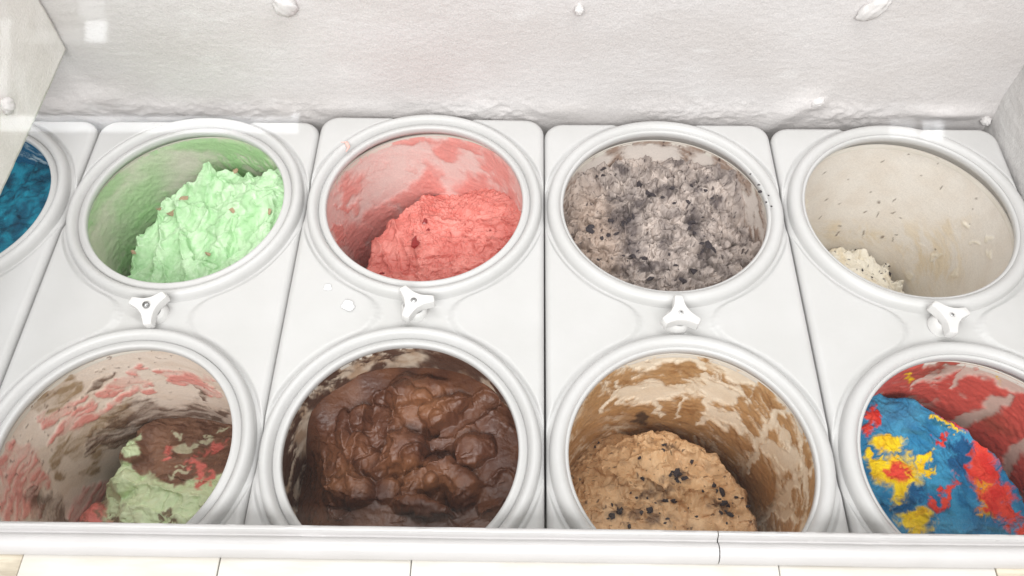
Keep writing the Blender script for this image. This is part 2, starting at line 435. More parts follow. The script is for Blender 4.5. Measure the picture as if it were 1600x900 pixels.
def cover(ci, ri, dx, dy, rz, tilt, lift, label, knob_rot, knob_dy, knob_tilt, screw_h):
    cx = (ci-2.5)*PITCHX+dx
    o = empty('tub_cover', (cx, YM+dy, lift)); o.rotation_euler = (tilt[0], tilt[1], math.radians(rz))
    tag(o, label, 'tub cover', 'white two-hole covers over the ice cream tubs')
    off = (0, -YM, 0)
    pl = link_mesh('plate', PLATE, None, o); pl.location = off
    me = lathe('rim', rim_profile(ri)); me.materials.append(M_PLASTIC)
    for yy in (YF, YN):
        r = link_mesh('rim', me, None, o); r.location = (0, yy-YM, 0)
    if knob_rot is not None:
        k = link_mesh('knob', KNOB, None, o); k.location = (0.0, knob_dy, 0.0); k.scale = (0.98,)*3; k.rotation_euler = (knob_tilt[0], knob_tilt[1], math.radians(knob_rot))
        s = link_mesh('screw', screw_mesh(screw_h), None, k)
    COVERS.append(o); return o
cover(0, 0.1075, -0.001, 0, 0.0, (0, 0), 0, 'white two-hole plastic cover over the deep blue ice cream', None, 0, (0, 0), 0)
cover(1, 0.1062, 0.0, 0.0, 0.0, (0, 0), 0.0, 'white plastic cover framing the bright green and the spumoni tubs, with knob', 40, 0.003, (0.10, -0.14), 0.0225)
cover(2, 0.1066, 0.0003, 0.003, -0.1, (0.004, 0.015), 0.0032, 'white plastic cover framing the strawberry and the dark chocolate tubs, with knob', 10, 0.004, (0.0, 0.06), 0.0190)
cover(3, 0.1100, 0.0, -0.001, 0.05, (0, 0), 0.0, 'white plastic cover framing the grey cookie crumb and the mocha tubs, with knob', 92, -0.001, (0.1, 0.0), 0.0187)
cover(4, 0.1095, 0.0, -0.006, 0.1, (0, 0), 0.0, 'white plastic cover framing the nearly empty vanilla and the red-blue-yellow tubs', 20, 0.004, (0.05, 0.12), 0.0187)
def hole(ci, far):
    o = COVERS[ci]; z = o.rotation_euler[2]; ly = (YF if far else YN)-YM
    return o.location.x-math.sin(z)*ly, o.location.y+math.cos(z)*ly

# ------------------------------------------------------------------ tubs and ice cream
TR, TTOP, TBOT = 0.1168, -0.0182, -0.268
TFLOOR = -0.262
# paint primitives in photo pixels, applied once to the surface points they fall on
def warp(px, py, x, y, amp, f, seed):
    return px+amp*fbm(x, y, f, seed, 4), py+amp*fbm(x+3.1, y-1.7, f, seed+50, 4)
def ell(px, py, cx, cy, rx, ry, ang=0.0, soft=0.25):
    c, s = math.cos(math.radians(ang)), math.sin(math.radians(ang)); dx = px-cx; dy = py-cy
    q = np.sqrt(((dx*c+dy*s)/rx)**2+((-dx*s+dy*c)/ry)**2)
    return 1-sstep(1-soft, 1+soft, q)
def stroke(px, py, pts, w, soft=0.35):
    best = np.full(px.shape, 1e9)
    n = len(pts)-1
    for k in range(n):
        (x0, y0), (x1, y1) = pts[k][:2], pts[k+1][:2]
        L2 = (x1-x0)**2+(y1-y0)**2+1e-9
        t = np.clip(((px-x0)*(x1-x0)+(py-y0)*(y1-y0))/L2, 0, 1)
        g = (k+t)/n; taper = 0.55+0.45*np.sin(np.pi*np.clip(g, 0.02, 0.98))
        best = np.minimum(best, np.hypot(px-x0-t*(x1-x0), py-y0-t*(y1-y0))/(w*taper))
    return 1-sstep(1-soft, 1+soft, best)

NTH = 480
def make_tub(hx, hy, label, paint, fib=0.5, TTOP=TTOP):
    """paint(px, py, s, z, th) -> colour (n,3), inward thickness (n)"""
    o = empty('ice_cream_tub', (hx, hy, TBOT-0.022))
    tag(o, label, 'tub', 'round card tubs under the covers')
    z0 = -(TBOT-0.022)
    nth, nz = NTH, 150
    k_ = int(nth*0.8); th = np.r_[np.linspace(np.radians(-25), np.radians(205), k_, endpoint=False), np.linspace(np.radians(205), np.radians(335), nth-k_, endpoint=False)]; zz = np.linspace(TTOP-0.0005, TFLOOR, nz)
    T, Z = np.meshgrid(th, zz, indexing='ij'); T = T.ravel(); Z = Z.ravel()
    P = np.stack([hx+TR*np.cos(T), hy+TR*np.sin(T), Z], -1)
    px, py, _ = project(P)
    # arc length measured so that the seam lies on the near side
    s = ((T+np.pi/2) % (2*np.pi))*TR
    col, thick = paint(px, py, s, Z, T)
    fb = fibres(s, Z, fib, 1000+int(abs(hx)*997))
    wet = np.clip(thick/0.0014, 0, 1)
    col = col*(1+(0.16*fb*wet+0.05*fb)[:, None]); thick = thick*(1+0.5*fb+0.5*fbm(s, Z, 160, 77, 3))+0.0005*wet*np.clip(fbm(s, Z, 90, 79, 4), 0, 1)
    thick = np.clip(thick, 0, 0.004)*sstep(TTOP, TTOP-0.006, Z)
    r = TR-thick
    V = np.stack([r*np.cos(T), r*np.sin(T), Z+z0], -1)
    me = mesh_np('wall', V, grid_faces(nth, nz, True), col)
    link_mesh('wall', me, M_WALL, o)
    # outside shell, rolled rim and bottom
    me = lathe('shell', [(TR+0.0045, TTOP-0.002+z0), (TR+0.0045, TBOT+z0-0.0215), (0.0, TBOT+z0-0.0215)], 96); me.materials.append(M_TUBOUT)
    link_mesh('shell', me, None, o)
    me = lathe('rolled_rim', [(TR-0.0002, TTOP-0.006+z0), (TR-0.0002, TTOP-0.0015+z0), (TR+0.001, TTOP+z0), (TR+0.0035, TTOP+z0), (TR+0.0049, TTOP-0.0015+z0), (TR+0.0049, TTOP-0.005+z0)], 128)
    me.materials.append(M_TUBOUT); link_mesh('rolled_rim', me, None, o)
    n = 90
    u = np.linspace(-1, 1, n); A, B = np.meshgrid(u, u, indexing='ij'); A = A.ravel(); B = B.ravel()
    X, Y = disc(A, B); X = X*TR; Y = Y*TR
    bp = np.stack([hx+X, hy+Y, np.full_like(X, TFLOOR)], -1); bx, by, _ = project(bp)
    colb, thb = paint(bx, by, X+0.37, Y*0+TFLOOR-0.03+Y*0.3, np.full_like(X, 1.2))
    me = mesh_np('base', np.stack([X, Y, TFLOOR+z0+thb*0.5], -1), grid_faces(n, n), colb); link_mesh('base', me, M_WALL, o)
    return o
def disc(a, b):
    r = np.where(np.abs(a) > np.abs(b), a, b); eps = 1e-12
    ph = np.where(np.abs(a) > np.abs(b), (np.pi/4)*(b/np.where(np.abs(a) < eps, eps, a)), np.pi/2-(np.pi/4)*(a/np.where(np.abs(b) < eps, eps, b)))
    return r*np.cos(ph), r*np.sin(ph)
def rbf(px, py, pts, c=0.025):
    pts = np.array(pts); n = len(pts)
    D = np.hypot(pts[:, None, 0]-pts[None, :, 0], pts[:, None, 1]-pts[None, :, 1])
    A = np.zeros((n+1, n+1)); A[:n, :n] = np.sqrt(D*D+c*c)+0*np.eye(n); A[:n, n] = 1; A[n, :n] = 1
    w = np.linalg.lstsq(A+1e-9*np.eye(n+1), np.r_[pts[:, 2], 0], rcond=None)[0]
    z = np.full(px.shape, w[n])
    for k in range(n): z += w[k]*np.sqrt((px-pts[k, 0])**2+(py-pts[k, 1])**2+c*c)
    return z
def poly_sd(x, y, poly):
    inside = np.zeros(x.shape, bool); d = np.full(x.shape, 9.0); n = len(poly)
    for i in range(n):
        x0, y0 = poly[i]; x1, y1 = poly[(i+1) % n]
        c = ((y0 > y) != (y1 > y)) & (x < (x1-x0)*(y-y0)/((y1-y0) if y1 != y0 else 1e-12)+x0); inside ^= c
        L2 = (x1-x0)**2+(y1-y0)**2+1e-12; t = np.clip(((x-x0)*(x1-x0)+(y-y0)*(y1-y0))/L2, 0, 1)
        d = np.minimum(d, np.hypot(x-x0-t*(x1-x0), y-y0-t*(y1-y0)))
    return np.where(inside, d, -d)
class Ice: pass
def make_ice(hx, hy, label, mat, pts=(), contacts=(), foot=None, edge_w=0.02, jit=0.006, detail=None, color=None, lumps=(), caps=(), troughs=(), blur=1, n=300, curl=0.0, name='ice_cream', Rm=0.1163):
    u = np.linspace(-1, 1, n); A, B = np.meshgrid(u, u, indexing='ij'); A = A.ravel(); B = B.ravel()
    X, Y = disc(A, B); X = X*Rm; Y = Y*Rm
    C = []
    for q in pts:
        if len(q) == 3: p = onz(q[0], q[1], q[2]); C.append((p[0]-hx, p[1]-hy, q[2]))
        else: C.append(q[:3])
    for q in (foot or ()):
        if len(q) == 3: p = onz(*q); C.append((p[0]-hx, p[1]-hy, q[2]))
    for (a, b) in contacts:
        p = oncyl(a, b, hx, hy, Rm); C.append((p[0]-hx, p[1]-hy, p[2]))
    Z = rbf(X, Y, C)
    for (lx, ly, lz, r, h, sh) in lumps:       # pixel, level, radius, height, sharpness
        p = onz(lx, ly, lz); dd = np.hypot(X-(p[0]-hx)+0.15*r*fbm(X, Y, 60, 3), Y-(p[1]-hy)+0.15*r*fbm(X, Y, 60, 9))/r
        Z += h*np.clip(1-dd**2, 0, 1)**sh
    for (lx, ly, zt, rx, ry, an, h) in caps:   # rounded lumps laid over one another
        p = onz(lx, ly, zt); c_, s_ = math.cos(math.radians(an)), math.sin(math.radians(an))
        dx = X-(p[0]-hx)+0.4*rx*fbm(X+lx, Y, 45, 3, 3); dy = Y-(p[1]-hy)+0.4*ry*fbm(X, Y+ly, 45, 9, 3)
        q = ((dx*c_+dy*s_)/rx)**2+((-dx*s_+dy*c_)/ry)**2
        Z = np.where(q < 1.3, smax(Z, zt-h*(1-np.sqrt(np.clip(1-q, 0, 1)))-0.02*np.clip(q-1, 0, 1), 0.003), Z)
    for (ax_, ay_, bx_, by_, lz, r, dp) in troughs:   # scoop grooves with torn lips
        p = onz(ax_, ay_, lz); q = onz(bx_, by_, lz); x0, y0, x1, y1 = p[0]-hx, p[1]-hy, q[0]-hx, q[1]-hy
        L2 = (x1-x0)**2+(y1-y0)**2+1e-9; xw = X+0.25*r*fbm(X, Y, 60, 91, 4); yw = Y+0.25*r*fbm(X, Y, 60, 92, 4)
        t = np.clip(((xw-x0)*(x1-x0)+(yw-y0)*(y1-y0))/L2, 0, 1); dd = np.hypot(xw-x0-t*(x1-x0), yw-y0-t*(y1-y0))/r
        Z = Z-dp*np.sqrt(np.clip(1-dd*dd, 0, 1))+0.45*dp*np.exp(-((dd-1.08)/0.16)**2)*np.clip(0.6+1.6*fbm(X, Y, 120, 95, 3), 0, 2)
    Z0 = Z.copy()
    if detail is not None: Z = Z+detail(X, Y, Z)
    sd = None
    if foot is not None:
        poly = []
        for q in foot:
            if len(q) == 3: p = onz(*q); poly.append((p[0]-hx, p[1]-hy))
            else: poly.append(q)
        sd = poly_sd(X, Y, poly)+jit*fbm(X, Y, 45, 71, 4)*1.6
        s = np.clip(sd/edge_w, 0, 1); Z = TFLOOR+0.001+(Z-TFLOOR-0.001)*np.sqrt(np.clip(1-(1-s)**2, 0, 1))
    for _ in range(blur):
        g = np.pad(Z.reshape(n, n), 1, mode='edge'); Z = ((g[:-2, 1:-1]+g[2:, 1:-1]+g[1:-1, :-2]+g[1:-1, 2:])*0.15+0.4*g[1:-1, 1:-1]).ravel()
    Z = np.clip(Z, TFLOOR+0.001, TTOP-0.003)
    XX, YY = X.copy(), Y.copy()
    if curl:
        edge = sstep(1.0, 0.9, np.hypot(X, Y)/Rm)
        XX += curl*edge*fbm(X+Z, Y, 70, 81, 4); YY += curl*edge*fbm(X, Y+Z, 70, 87, 4)
    P = np.stack([hx+XX, hy+YY, Z], -1)
    px, py, dep = project(P)
    # slope and relief for colouring (crumbs, melt) by true shape
    G = Z.reshape(n, n)
    col = color(px, py, X, Y, Z, Z-Z0)
    if isinstance(col, tuple): col, dz = col; Z = np.clip(Z+dz, TFLOOR+0.001, TTOP-0.003); P[:, 2] = Z
    V = np.stack([XX, YY, Z-TFLOOR], -1)
    F1 = grid_faces(n, n)
    # close the mass: sides down to the tub floor
    idx = np.r_[np.arange(0, n)*n, (n-1)*n+np.arange(1, n), np.arange(n-2, -1, -1)*n+n-1, np.arange(n-2, 0, -1)]
    low = V[idx].copy(); low[:, 2] = 0.0006
    k = len(idx); b0 = len(V); a = np.arange(k); a2 = (a+1) % k
    F2 = np.stack([idx[a], b0+a, b0+a2, idx[a2]], -1)
    V = np.vstack([V, low]); cc = np.vstack([col, col[idx]])
    me = mesh_np(name, V, np.vstack([F1[:, ::1], F2]), cc)
    o = link_mesh(name, me, mat); o.location = (hx, hy, TFLOOR)
    tag(o, label, 'ice cream', 'ice cream in the tubs')
    r = Ice(); r.o = o; r.P = P; r.px = px; r.py = py; r.dep = dep; r.hx = hx; r.hy = hy; return r
def chunk_mesh(seed, mat):
    bm = bmesh.new(); bmesh.ops.create_icosphere(bm, subdivisions=1, radius=1)
    rr = random.Random(seed)
    for v in bm.verts:
        s = rr.uniform(0.35, 1.3); v.co = Vector((v.co.x*s*1.15, v.co.y*s*rr.uniform(0.6, 1), v.co.z*s*0.6))
    me = bpy.data.meshes.new('chunk'); bm.normal_update(); bm.to_mesh(me); bm.free(); me.materials.append(mat); return me
def add_chunks(ice, name, meshes, spots, seed=1):
    rr = random.Random(seed)
    for (a, b, r) in spots:
        dd = np.hypot(ice.px-a, ice.py-b); near = dd < max(3.0, dd.min()+1.0)
        k = np.where(near)[0]; k = k[np.argmin(ice.dep[k])]
        sz = r*ice.dep[k]/FPX
        o = link_mesh(name, rr.choice(meshes), None, ice.o)
        p = ice.P[k]
        o.location = (p[0]-ice.hx, p[1]-ice.hy, p[2]-TFLOOR+sz*0.05)
        o.rotation_euler = (rr.uniform(-.5, .5), rr.uniform(-.5, .5), rr.uniform(0, 6.3)); o.scale = (sz*rr.uniform(.8, 1.25), sz*rr.uniform(.7, 1.1), sz*rr.uniform(.6, .9))
COOKIES = [chunk_mesh(i, M_COOKIE) for i in range(6)]
NUTS = [chunk_mesh(20+i, M_NUT) for i in range(4)]
BERRIES = [chunk_mesh(30+i, M_BERRY) for i in range(3)]
M_IC_ROUGH = attr_mat('ice_cream_rough', 0.55, (700, 0.5, 0.0012, 6), 0.35, 0.0, 0.06, 900)
M_IC_SOFT = attr_mat('ice_cream_soft', 0.5, (500, 0.35, 0.0010, 5), 0.4, 0.0, 0.05, 900)
M_IC_CHOC = attr_mat('ice_cream_chocolate', 0.37, (480, 0.45, 0.0011, 6), 0.5, 0.0, 0.10, 700)
M_IC_MATTE = attr_mat('ice_cream_grainy', 0.7, (1100, 0.7, 0.0012, 4), 0.25, 0.0, 0.22, 1100)

CARD = lin(226, 219, 210)
def full(c, n): return np.tile(np.array(c, float), (n, 1))
def far_only(T): return sstep(-0.75, -0.35, np.sin(T))

def streak(s, z, ang, su, sv, seed, octv=5):
    """scraped film: flowing, fibrous, drawn out along the scoop's path"""
    c, q = math.cos(ang), math.sin(ang); a = s*c+z*q; b = -s*q+z*c
    a = a+0.028*fbm(s, z, 13, seed+5, 3); b = b+0.020*fbm(s, z, 17, seed+6, 3)+0.004*fbm(s, z, 70, seed+8, 3)
    lo, hi = min(su, sv), max(su, sv)
    return 0.8*fbm(a*lo*0.8, b*hi*1.1, 1.0, seed, octv)+0.30*fbm(a*70, b*300, 1.0, seed+9, 3)+0.12*fbm(s, z, 420, seed+11, 2)
def fibres(s, z, ang, seed):
    c, q = math.cos(ang), math.sin(ang); a = s*c+z*q; b = -s*q+z*c
    b = b+0.02*fbm(s, z, 15, seed+1, 3); return fbm(a*35, b*330, 1.0, seed, 3)

# --- A: bright green with nut pieces (cover 1, far)
hx, hy = hole(1, True)
def paint_A(px, py, s, z, T):
    n = len(px); wx, wy = warp(px, py, s, z, 22, 30, 101)
    c = full(lin(222, 213, 203), n)
    film = sstep(-0.35, 0.3, streak(s, z, 0.5, 25, 60, 103))
    c = mix(c, lin(196, 216, 176), 0.18+0.35*film)
    thick = 0.0006*film
    g = sstep(-0.05, 0.25, streak(s, z, 0.7, 18, 50, 107)+0.12)
    bare = np.maximum(ell(wx, wy, 265, 262, 75, 34, -22, 0.5), ell(wx, wy, 165, 360, 28, 62, 20, 0.5))
    g = g*(1-0.95*bare); c = mix(c, lin(222, 213, 203), 0.7*bare)
    g = np.maximum(g, 0.9*ell(wx, wy, 345, 228, 110, 16, 8, 0.5)); g = np.maximum(g, 0.8*ell(wx, wy, 215, 330, 30, 90, 25, 0.6))
    g = np.maximum(g, 0.7*ell(wx, wy, 160, 290, 25, 50, 30, 0.6))
    c = mix(c, lin(152, 204, 134), g*0.75); thick += 0.0012*g
    return c, thick
make_tub(hx, hy, 'card tub with green smears on its bare upper wall, holding nutty green ice cream', paint_A)
def det_A(X, Y, Z):
    wx = X+0.010*fbm(X, Y, 32, 1, 4); wy = Y+0.010*fbm(X, Y, 32, 2, 4)
    rough = sstep(-0.15, 0.3, fbm(X, Y, 24, 5, 4)+5.0*(X-0.008))
    d = 0.010*fbm(wx, wy*0.7, 22, 7, 3)+0.0085*facets(wx, wy, 24, 3, 0.8)
    d += rough*(0.0065*domes(wx, wy, 62, 5)+0.0045*domes(wx+.1, wy, 135, 6)+0.0022*ridged(wx, wy, 70, 11, 3)+0.0007*fbm(X, Y, 300, 14, 3))
    d += (1-rough)*(0.0030*ridged(wx*1.5-wy, wy*0.35, 45, 17, 2)+0.0012*fbm(wx, wy, 80, 18, 3))
    return d
def col_A(px, py, X, Y, Z, rel):
    n = len(px); t = sstep(-0.4, 0.5, fbm(X, Y, 45, 9))
    c = mix(full(lin(170, 208, 160), n), lin(200, 228, 190), t)
    c = mix(c, lin(226, 242, 220), sstep(0.1, 0.6, fbm(X, Y, 120, 19))*0.5)
    c = mix(c, lin(156, 206, 148), sstep(0.05, 0.5, fbm(X, Y, 70, 29))*0.5)
    return c
A = make_ice(hx, hy, 'bright green craggy ice cream with nut pieces piled to one side', M_IC_ROUGH,
    pts=[(265, 292, -.058), (330, 256, -.040), (235, 340, -.066), (205, 385, -.075), (192, 440, -.085), (300, 330, -.062), (300, 390, -.066), (260, 440, -.075),
         (380, 270, -.032), (400, 340, -.042), (430, 300, -.028), (340, 430, -.060), (390, 400, -.050)],
    foot=[(183, 455, -.085), (190, 415, -.080), (207, 365, -.075), (235, 325, -.068), (258, 288, -.058), (292, 280, -.054), (322, 252, -.042), (372, 245, -.034), (405, 262, -.03), (.14, .10), (.15, -.15), (-.06, -.16), (-.095, -.10)],
    edge_w=0.014, jit=0.005, detail=det_A, color=col_A, blur=2, curl=0.003, n=310,
    troughs=[(275, 300, 350, 320, -.055, .012, .007), (240, 345, 215, 440, -.07, .013, .008), (262, 330, 275, 440, -.065, .011, .006), (300, 350, 350, 300, -.06, .010, .006), (345, 260, 420, 290, -.035, .012, .006), (330, 400, 420, 350, -.055, .013, .006)])
add_chunks(A, 'nut_piece', NUTS, [(266, 332, 9), (287, 307, 8), (244, 322, 6), (362, 328, 6), (322, 396, 7), (420, 330, 6), (368, 262, 6), (205, 395, 4), (330, 440, 5)], 3)

# --- B: strawberry (cover 2, far)
hx, hy = hole(2, True)
def paint_B(px, py, s, z, T):
    n = len(px); wx, wy = warp(px, py, s, z, 26, 32, 201)
    c = full(lin(230, 212, 206), n)
    f = sstep(-0.3, 0.4, streak(s, z, 0.4, 30, 22, 203)); c = mix(c, lin(230, 188, 182), 0.6*f)
    p = sstep(0.02, 0.20, streak(s, z, 0.9, 40, 22, 207)-0.06)
    top = np.maximum(ell(wx, wy, 680, 245, 105, 38, 4, 0.5), ell(wx, wy, 590, 275, 42, 40, -30, 0.5))
    p = p*(1-0.8*top)
    for e in ((668, 288, 20, 26, 10), (700, 232, 26, 14, 20), (590, 345, 30, 26, -30), (560, 380, 22, 40, -20), (545, 300, 14, 30, 25), (745, 300, 34, 22, 20), (770, 255, 18, 34, -30), (640, 222, 40, 8, 0), (640, 310, 30, 14, -20), (720, 222, 40, 7, 5), (795, 310, 14, 34, -10)):
        p = np.maximum(p, 0.95*ell(wx, wy, *e, soft=0.4))
    c = mix(c, lin(226, 136, 126), p*0.75)
    return c, 0.0004*f+0.0014*p
make_tub(hx, hy, 'card tub with pink scraped smears, half full of strawberry ice cream', paint_B, TTOP=TTOP+0.0018)
def det_B(X, Y, Z):
    wx = X+0.008*fbm(X, Y, 35, 1); wy = Y+0.006*fbm(X, Y, 40, 2)
    h = fbm(wx*0.45-wy*0.1, wy, 75, 5, 4)
    terr = 0.0062*(np.abs(((h*3.0) % 1.0)-0.0)**1.4)+0.0018*facets(wx*0.6, wy, 80, 51, 0.9)      # overlapping scraped flakes
    right = sstep(-0.055, -0.02, X)
    return right*terr+0.0035*fbm(wx, wy, 28, 8)+0.0007*ridged(wx*0.5, wy, 150, 15, 3)+(1-right)*0.004*ridged(wx-wy, wx, 40, 21, 3)
def col_B(px, py, X, Y, Z, rel):
    n = len(px); t = sstep(-0.4, 0.5, fbm(X*0.6, Y, 45, 9))
    c = mix(full(lin(214, 124, 114), n), lin(230, 150, 139), t)
    return mix(c, lin(212, 108, 98), sstep(0.2, 0.6, fbm(X*0.5, Y, 60, 33))*0.4)
B = make_ice(hx, hy, 'strawberry pink ice cream with dark berry pieces', M_IC_SOFT,
    pts=[(580, 420, -.115), (600, 365, -.098), (640, 335, -.098), (650, 390, -.095), (720, 350, -.098), (720, 420, -.10), (790, 370, -.09), (640, 430, -.105)],
    contacts=[(690, 306), (740, 300), (790, 304), (812, 330)],
    foot=[(545, 440, -.12), (562, 408, -.115), (575, 368, -.108), (598, 340, -.104), (630, 318, -.104), (655, 296, -.105), (.0, .14), (.15, .12), (.16, -.14), (-.05, -.16), (-.09, -.09)],
    edge_w=0.016, jit=0.005, detail=det_B, color=col_B, curl=0.004, n=300,
    troughs=[(600, 360, 625, 410, -.10, .012, .007), (630, 345, 640, 420, -.10, .010, .006), (680, 330, 800, 345, -.095, .010, .004), (660, 395, 800, 400, -.095, .012, .004), (650, 360, 800, 370, -.095, .009, .004)])
add_chunks(B, 'berry_piece', BERRIES, [(649, 380, 10), (664, 347, 8), (668, 360, 5), (765, 360, 4), (596, 425, 4)], 5)

# --- C: grey cookie crumb (cover 3, far)
hx, hy = hole(3, True)
def paint_C(px, py, s, z, T):
    n = len(px); wx, wy = warp(px, py, s, z, 16, 40, 301)
    c = full(lin(224, 214, 206), n)
    b = sstep(-0.1, 0.25, streak(s, z, 0.2, 20, 60, 303)+0.12)
    b = np.maximum(b, ell(wx, wy, 1000, 222, 110, 9, -8, 0.5)); b = np.maximum(b, ell(wx, wy, 1110, 232, 60, 14, 18, 0.5)); b = np.maximum(b, ell(wx, wy, 1175, 280, 18, 40, -30, 0.5))
    bare = np.maximum(np.maximum(ell(wx, wy, 1015, 238, 46, 15, 8, 0.3), ell(wx, wy, 1102, 252, 22, 14, 30, 0.3)), np.maximum(ell(wx, wy, 1174, 322, 8, 34, 8, 0.3), ell(wx, wy, 930, 258, 30, 12, -30, 0.4)))
    b = b*(1-bare)
    c = mix(c, lin(150, 124, 108), b*0.9)
    sp = sstep(0.32, 0.45, fbm(s, z, 260, 309, 2))*b
    return mix(c, lin(70, 54, 50), sp), 0.0012*b
make_tub(hx, hy, 'card tub nearly full of grey cookie crumb ice cream', paint_C)
def det_C(X, Y, Z):
    wx = X+0.007*fbm(X, Y, 45, 1); wy = Y+0.007*fbm(X, Y, 45, 2)
    d1, d2, cid = cells(wx, wy, 70, 3); e1, e2, eid = cells(wx+.3, wy, 150, 5)
    return 0.0085*facets(wx+0.006*fbm(X, Y, 120, 61), wy, 60, 3, 0.8)-0.003*sstep(0.16, 0, d2-d1)+0.0045*facets(wx+0.004*fbm(X, Y, 220, 63), wy, 150, 5, 0.9)+0.009*fbm(wx, wy, 30, 9, 5)+0.003*ridged(wx, wy, 110, 12, 3)
def col_C(px, py, X, Y, Z, rel):
    n = len(px); wx, wy = warp(px, py, X, Y, 20, 90, 311)
    t = sstep(-0.4, 0.4, fbm(X, Y, 60, 9))
    c = mix(full(lin(150, 138, 132), n), lin(194, 180, 171), t)
    c = mix(c, lin(184, 158, 138), ell(wx, wy, 930, 370, 40, 80, -15, 0.6)*0.5)
    dk = sstep(0.05, 0.45, fbm(X, Y, 48, 77, 5))*0.5
    for e in ((975, 345, 26, 26, 0), (985, 385, 20, 10, 30), (960, 310, 16, 8, 0), (1085, 345, 16, 20, 10), (1100, 400, 12, 22, 0), (1040, 295, 22, 8, -10), (1088, 292, 10, 6, 0), (1115, 312, 8, 8, 0), (1040, 380, 9, 10, 0), (1000, 315, 16, 8, -20), (970, 262, 10, 5, 0), (1060, 245, 8, 12, 20), (1010, 415, 40, 8, 5)):
        dk = np.maximum(dk, 0.85*ell(wx, wy, *e, soft=0.6))
    c = mix(c, lin(72, 62, 63), dk*0.9)
    sp = sstep(0.34, 0.46, fbm(X, Y, 190, 21, 3)); c = mix(c, lin(60, 50, 52), sp*0.85)
    sp = sstep(0.36, 0.5, fbm(X, Y, 420, 27, 2)); return mix(c, lin(66, 56, 56), sp*0.7)
C = make_ice(hx, hy, 'grey crumbly cookie ice cream dotted with dark crumbs, filling its tub', M_IC_ROUGH,
    pts=[(960, 300, -0.049), (1040, 310, -0.044), (1110, 320, -0.049), (1000, 380, -0.052), (1080, 390, -0.049), (930, 370, -0.049), (1140, 400, -0.064), (1030, 430, -0.054), (1160, 340, -0.070)],
    contacts=[(886, 312), (905, 280), (945, 256), (1000, 252), (1050, 250), (1110, 262), (1160, 300), (1172, 360)],
    detail=det_C, color=col_C, curl=0.004, blur=1, n=310)
rr = random.Random(8); sp = []
for (cx_, cy_, sx_, sy_, k) in ((975, 345, 26, 24, 12), (1088, 350, 18, 22, 8), (1100, 400, 14, 18, 6), (1040, 300, 40, 20, 8), (1000, 400, 40, 14, 8), (930, 350, 30, 50, 6), (1110, 300, 30, 30, 5), (960, 275, 30, 12, 4), (1060, 430, 50, 12, 6)):
    for _ in range(k): sp.append((rr.gauss(cx_, sx_*0.6), rr.gauss(cy_, sy_*0.6), rr.choice((2.2, 3, 4, 5, 6, 8))))
add_chunks(C, 'cookie_crumb', COOKIES, sp, 4)

# --- D: nearly empty vanilla (cover 4, far)
hx, hy = hole(4, True)
def paint_D(px, py, s, z, T):
    n = len(px); wx, wy = warp(px, py, s, z, 14, 40, 401)
    c = full(lin(232, 226, 218), n)
    c = mix(c, lin(225, 216, 205), sstep(-0.4, 0.5, fbm(s, z, 30, 403))*0.8)
    y = np.maximum(ell(wx, wy, 1450, 400, 60, 45, 15, 0.7), ell(wx, wy, 1330, 365, 50, 16, 8, 0.7))
    y = np.maximum(y, 0.8*ell(wx, wy, 1480, 360, 40, 12, -25, 0.6))
    c = mix(c, lin(222, 204, 172), y*0.7*sstep(-0.2, 0.3, streak(s, z, 0.9, 60, 25, 407)))
    w = np.zeros(n)
    for e in ((1525, 380, 7, 4, 20), (1546, 374, 5, 5, 0), (1549, 397, 4, 6, 0), (1490, 425, 9, 5, -30), (1510, 355, 5, 3, 0), (1420, 430, 8, 8, 0), (1462, 405, 12, 4, -25), (1262, 318, 4, 4, 0)): w = np.maximum(w, ell(wx, wy, *e, soft=0.3))
    c = mix(c, lin(238, 230, 214), w*0.8)
    wx, wy = warp(px, py, s, z, 3, 120, 411); sp = np.zeros(n)
    for e in ((1465, 246, 2.6, 2.0, 0), (1465, 256, 1.8, 1.8, 0), (1525, 310, 2.2, 2.2, 0), (1520, 326, 1.6, 1.6, 0), (1470, 294, 4, 1.4, -60), (1397, 312, 4.5, 1.5, -50), (1373, 316, 3.4, 3.4, 0), (1352, 331, 4.5, 1.5, -25), (1371, 335, 5, 1.4, -70), (1395, 332, 5, 1.8, -20), (1407, 340, 3, 1.4, 0), (1312, 318, 3.4, 1.3, -20), (1288, 270, 4.5, 1.0, -20), (1325, 281, 2.5, 1.2, 0), (1308, 365, 6, 1.6, -50), (1349, 364, 7, 1.6, -80), (1379, 370, 5, 2.2, -30), (1395, 374, 4, 1.2, -70), (1401, 366, 3, 1.4, 0), (1281, 340, 3.4, 1.3, -60), (1312, 352, 4, 1.3, 0), (1380, 252, 4, 0.9, -40), (1330, 224, 2.2, 1.4, 0), (1410, 222, 2, 1.2, 0), (1462, 390, 2.2, 2.2, 0), (1516, 350, 2, 1.6, 0), (1290, 312, 5, 0.9, -25), (1420, 240, 2, 1, 0), (1440, 275, 2, 1, 30), (1360, 300, 3, 1, 0)):
        sp = np.maximum(sp, ell(wx, wy, e[0], e[1], e[2]*0.8, max(e[3], 1.2)*0.75, e[4], 0.5))
    c = mix(c, lin(110, 92, 76), sp*0.8)
    return c, 0.0006*y+0.0010*w+0.0003*sp
make_tub(hx, hy, 'nearly empty card tub with specks of chocolate on its bare wall', paint_D)
def det_D(X, Y, Z): return 0.014*fbm(X, Y, 30, 3, 5)+0.006*facets(X+.006*fbm(X, Y, 40, 2), Y, 40, 6, .8)+0.002*ridged(X, Y, 90, 6, 3)
def col_D(px, py, X, Y, Z, rel):
    n = len(px); c = mix(full(lin(250, 244, 230), n), lin(242, 230, 206), sstep(0, .5, fbm(X, Y, 50, 9)))
    return mix(c, lin(80, 70, 66), sstep(0.33, 0.45, fbm(X, Y, 170, 41, 3))*0.8)
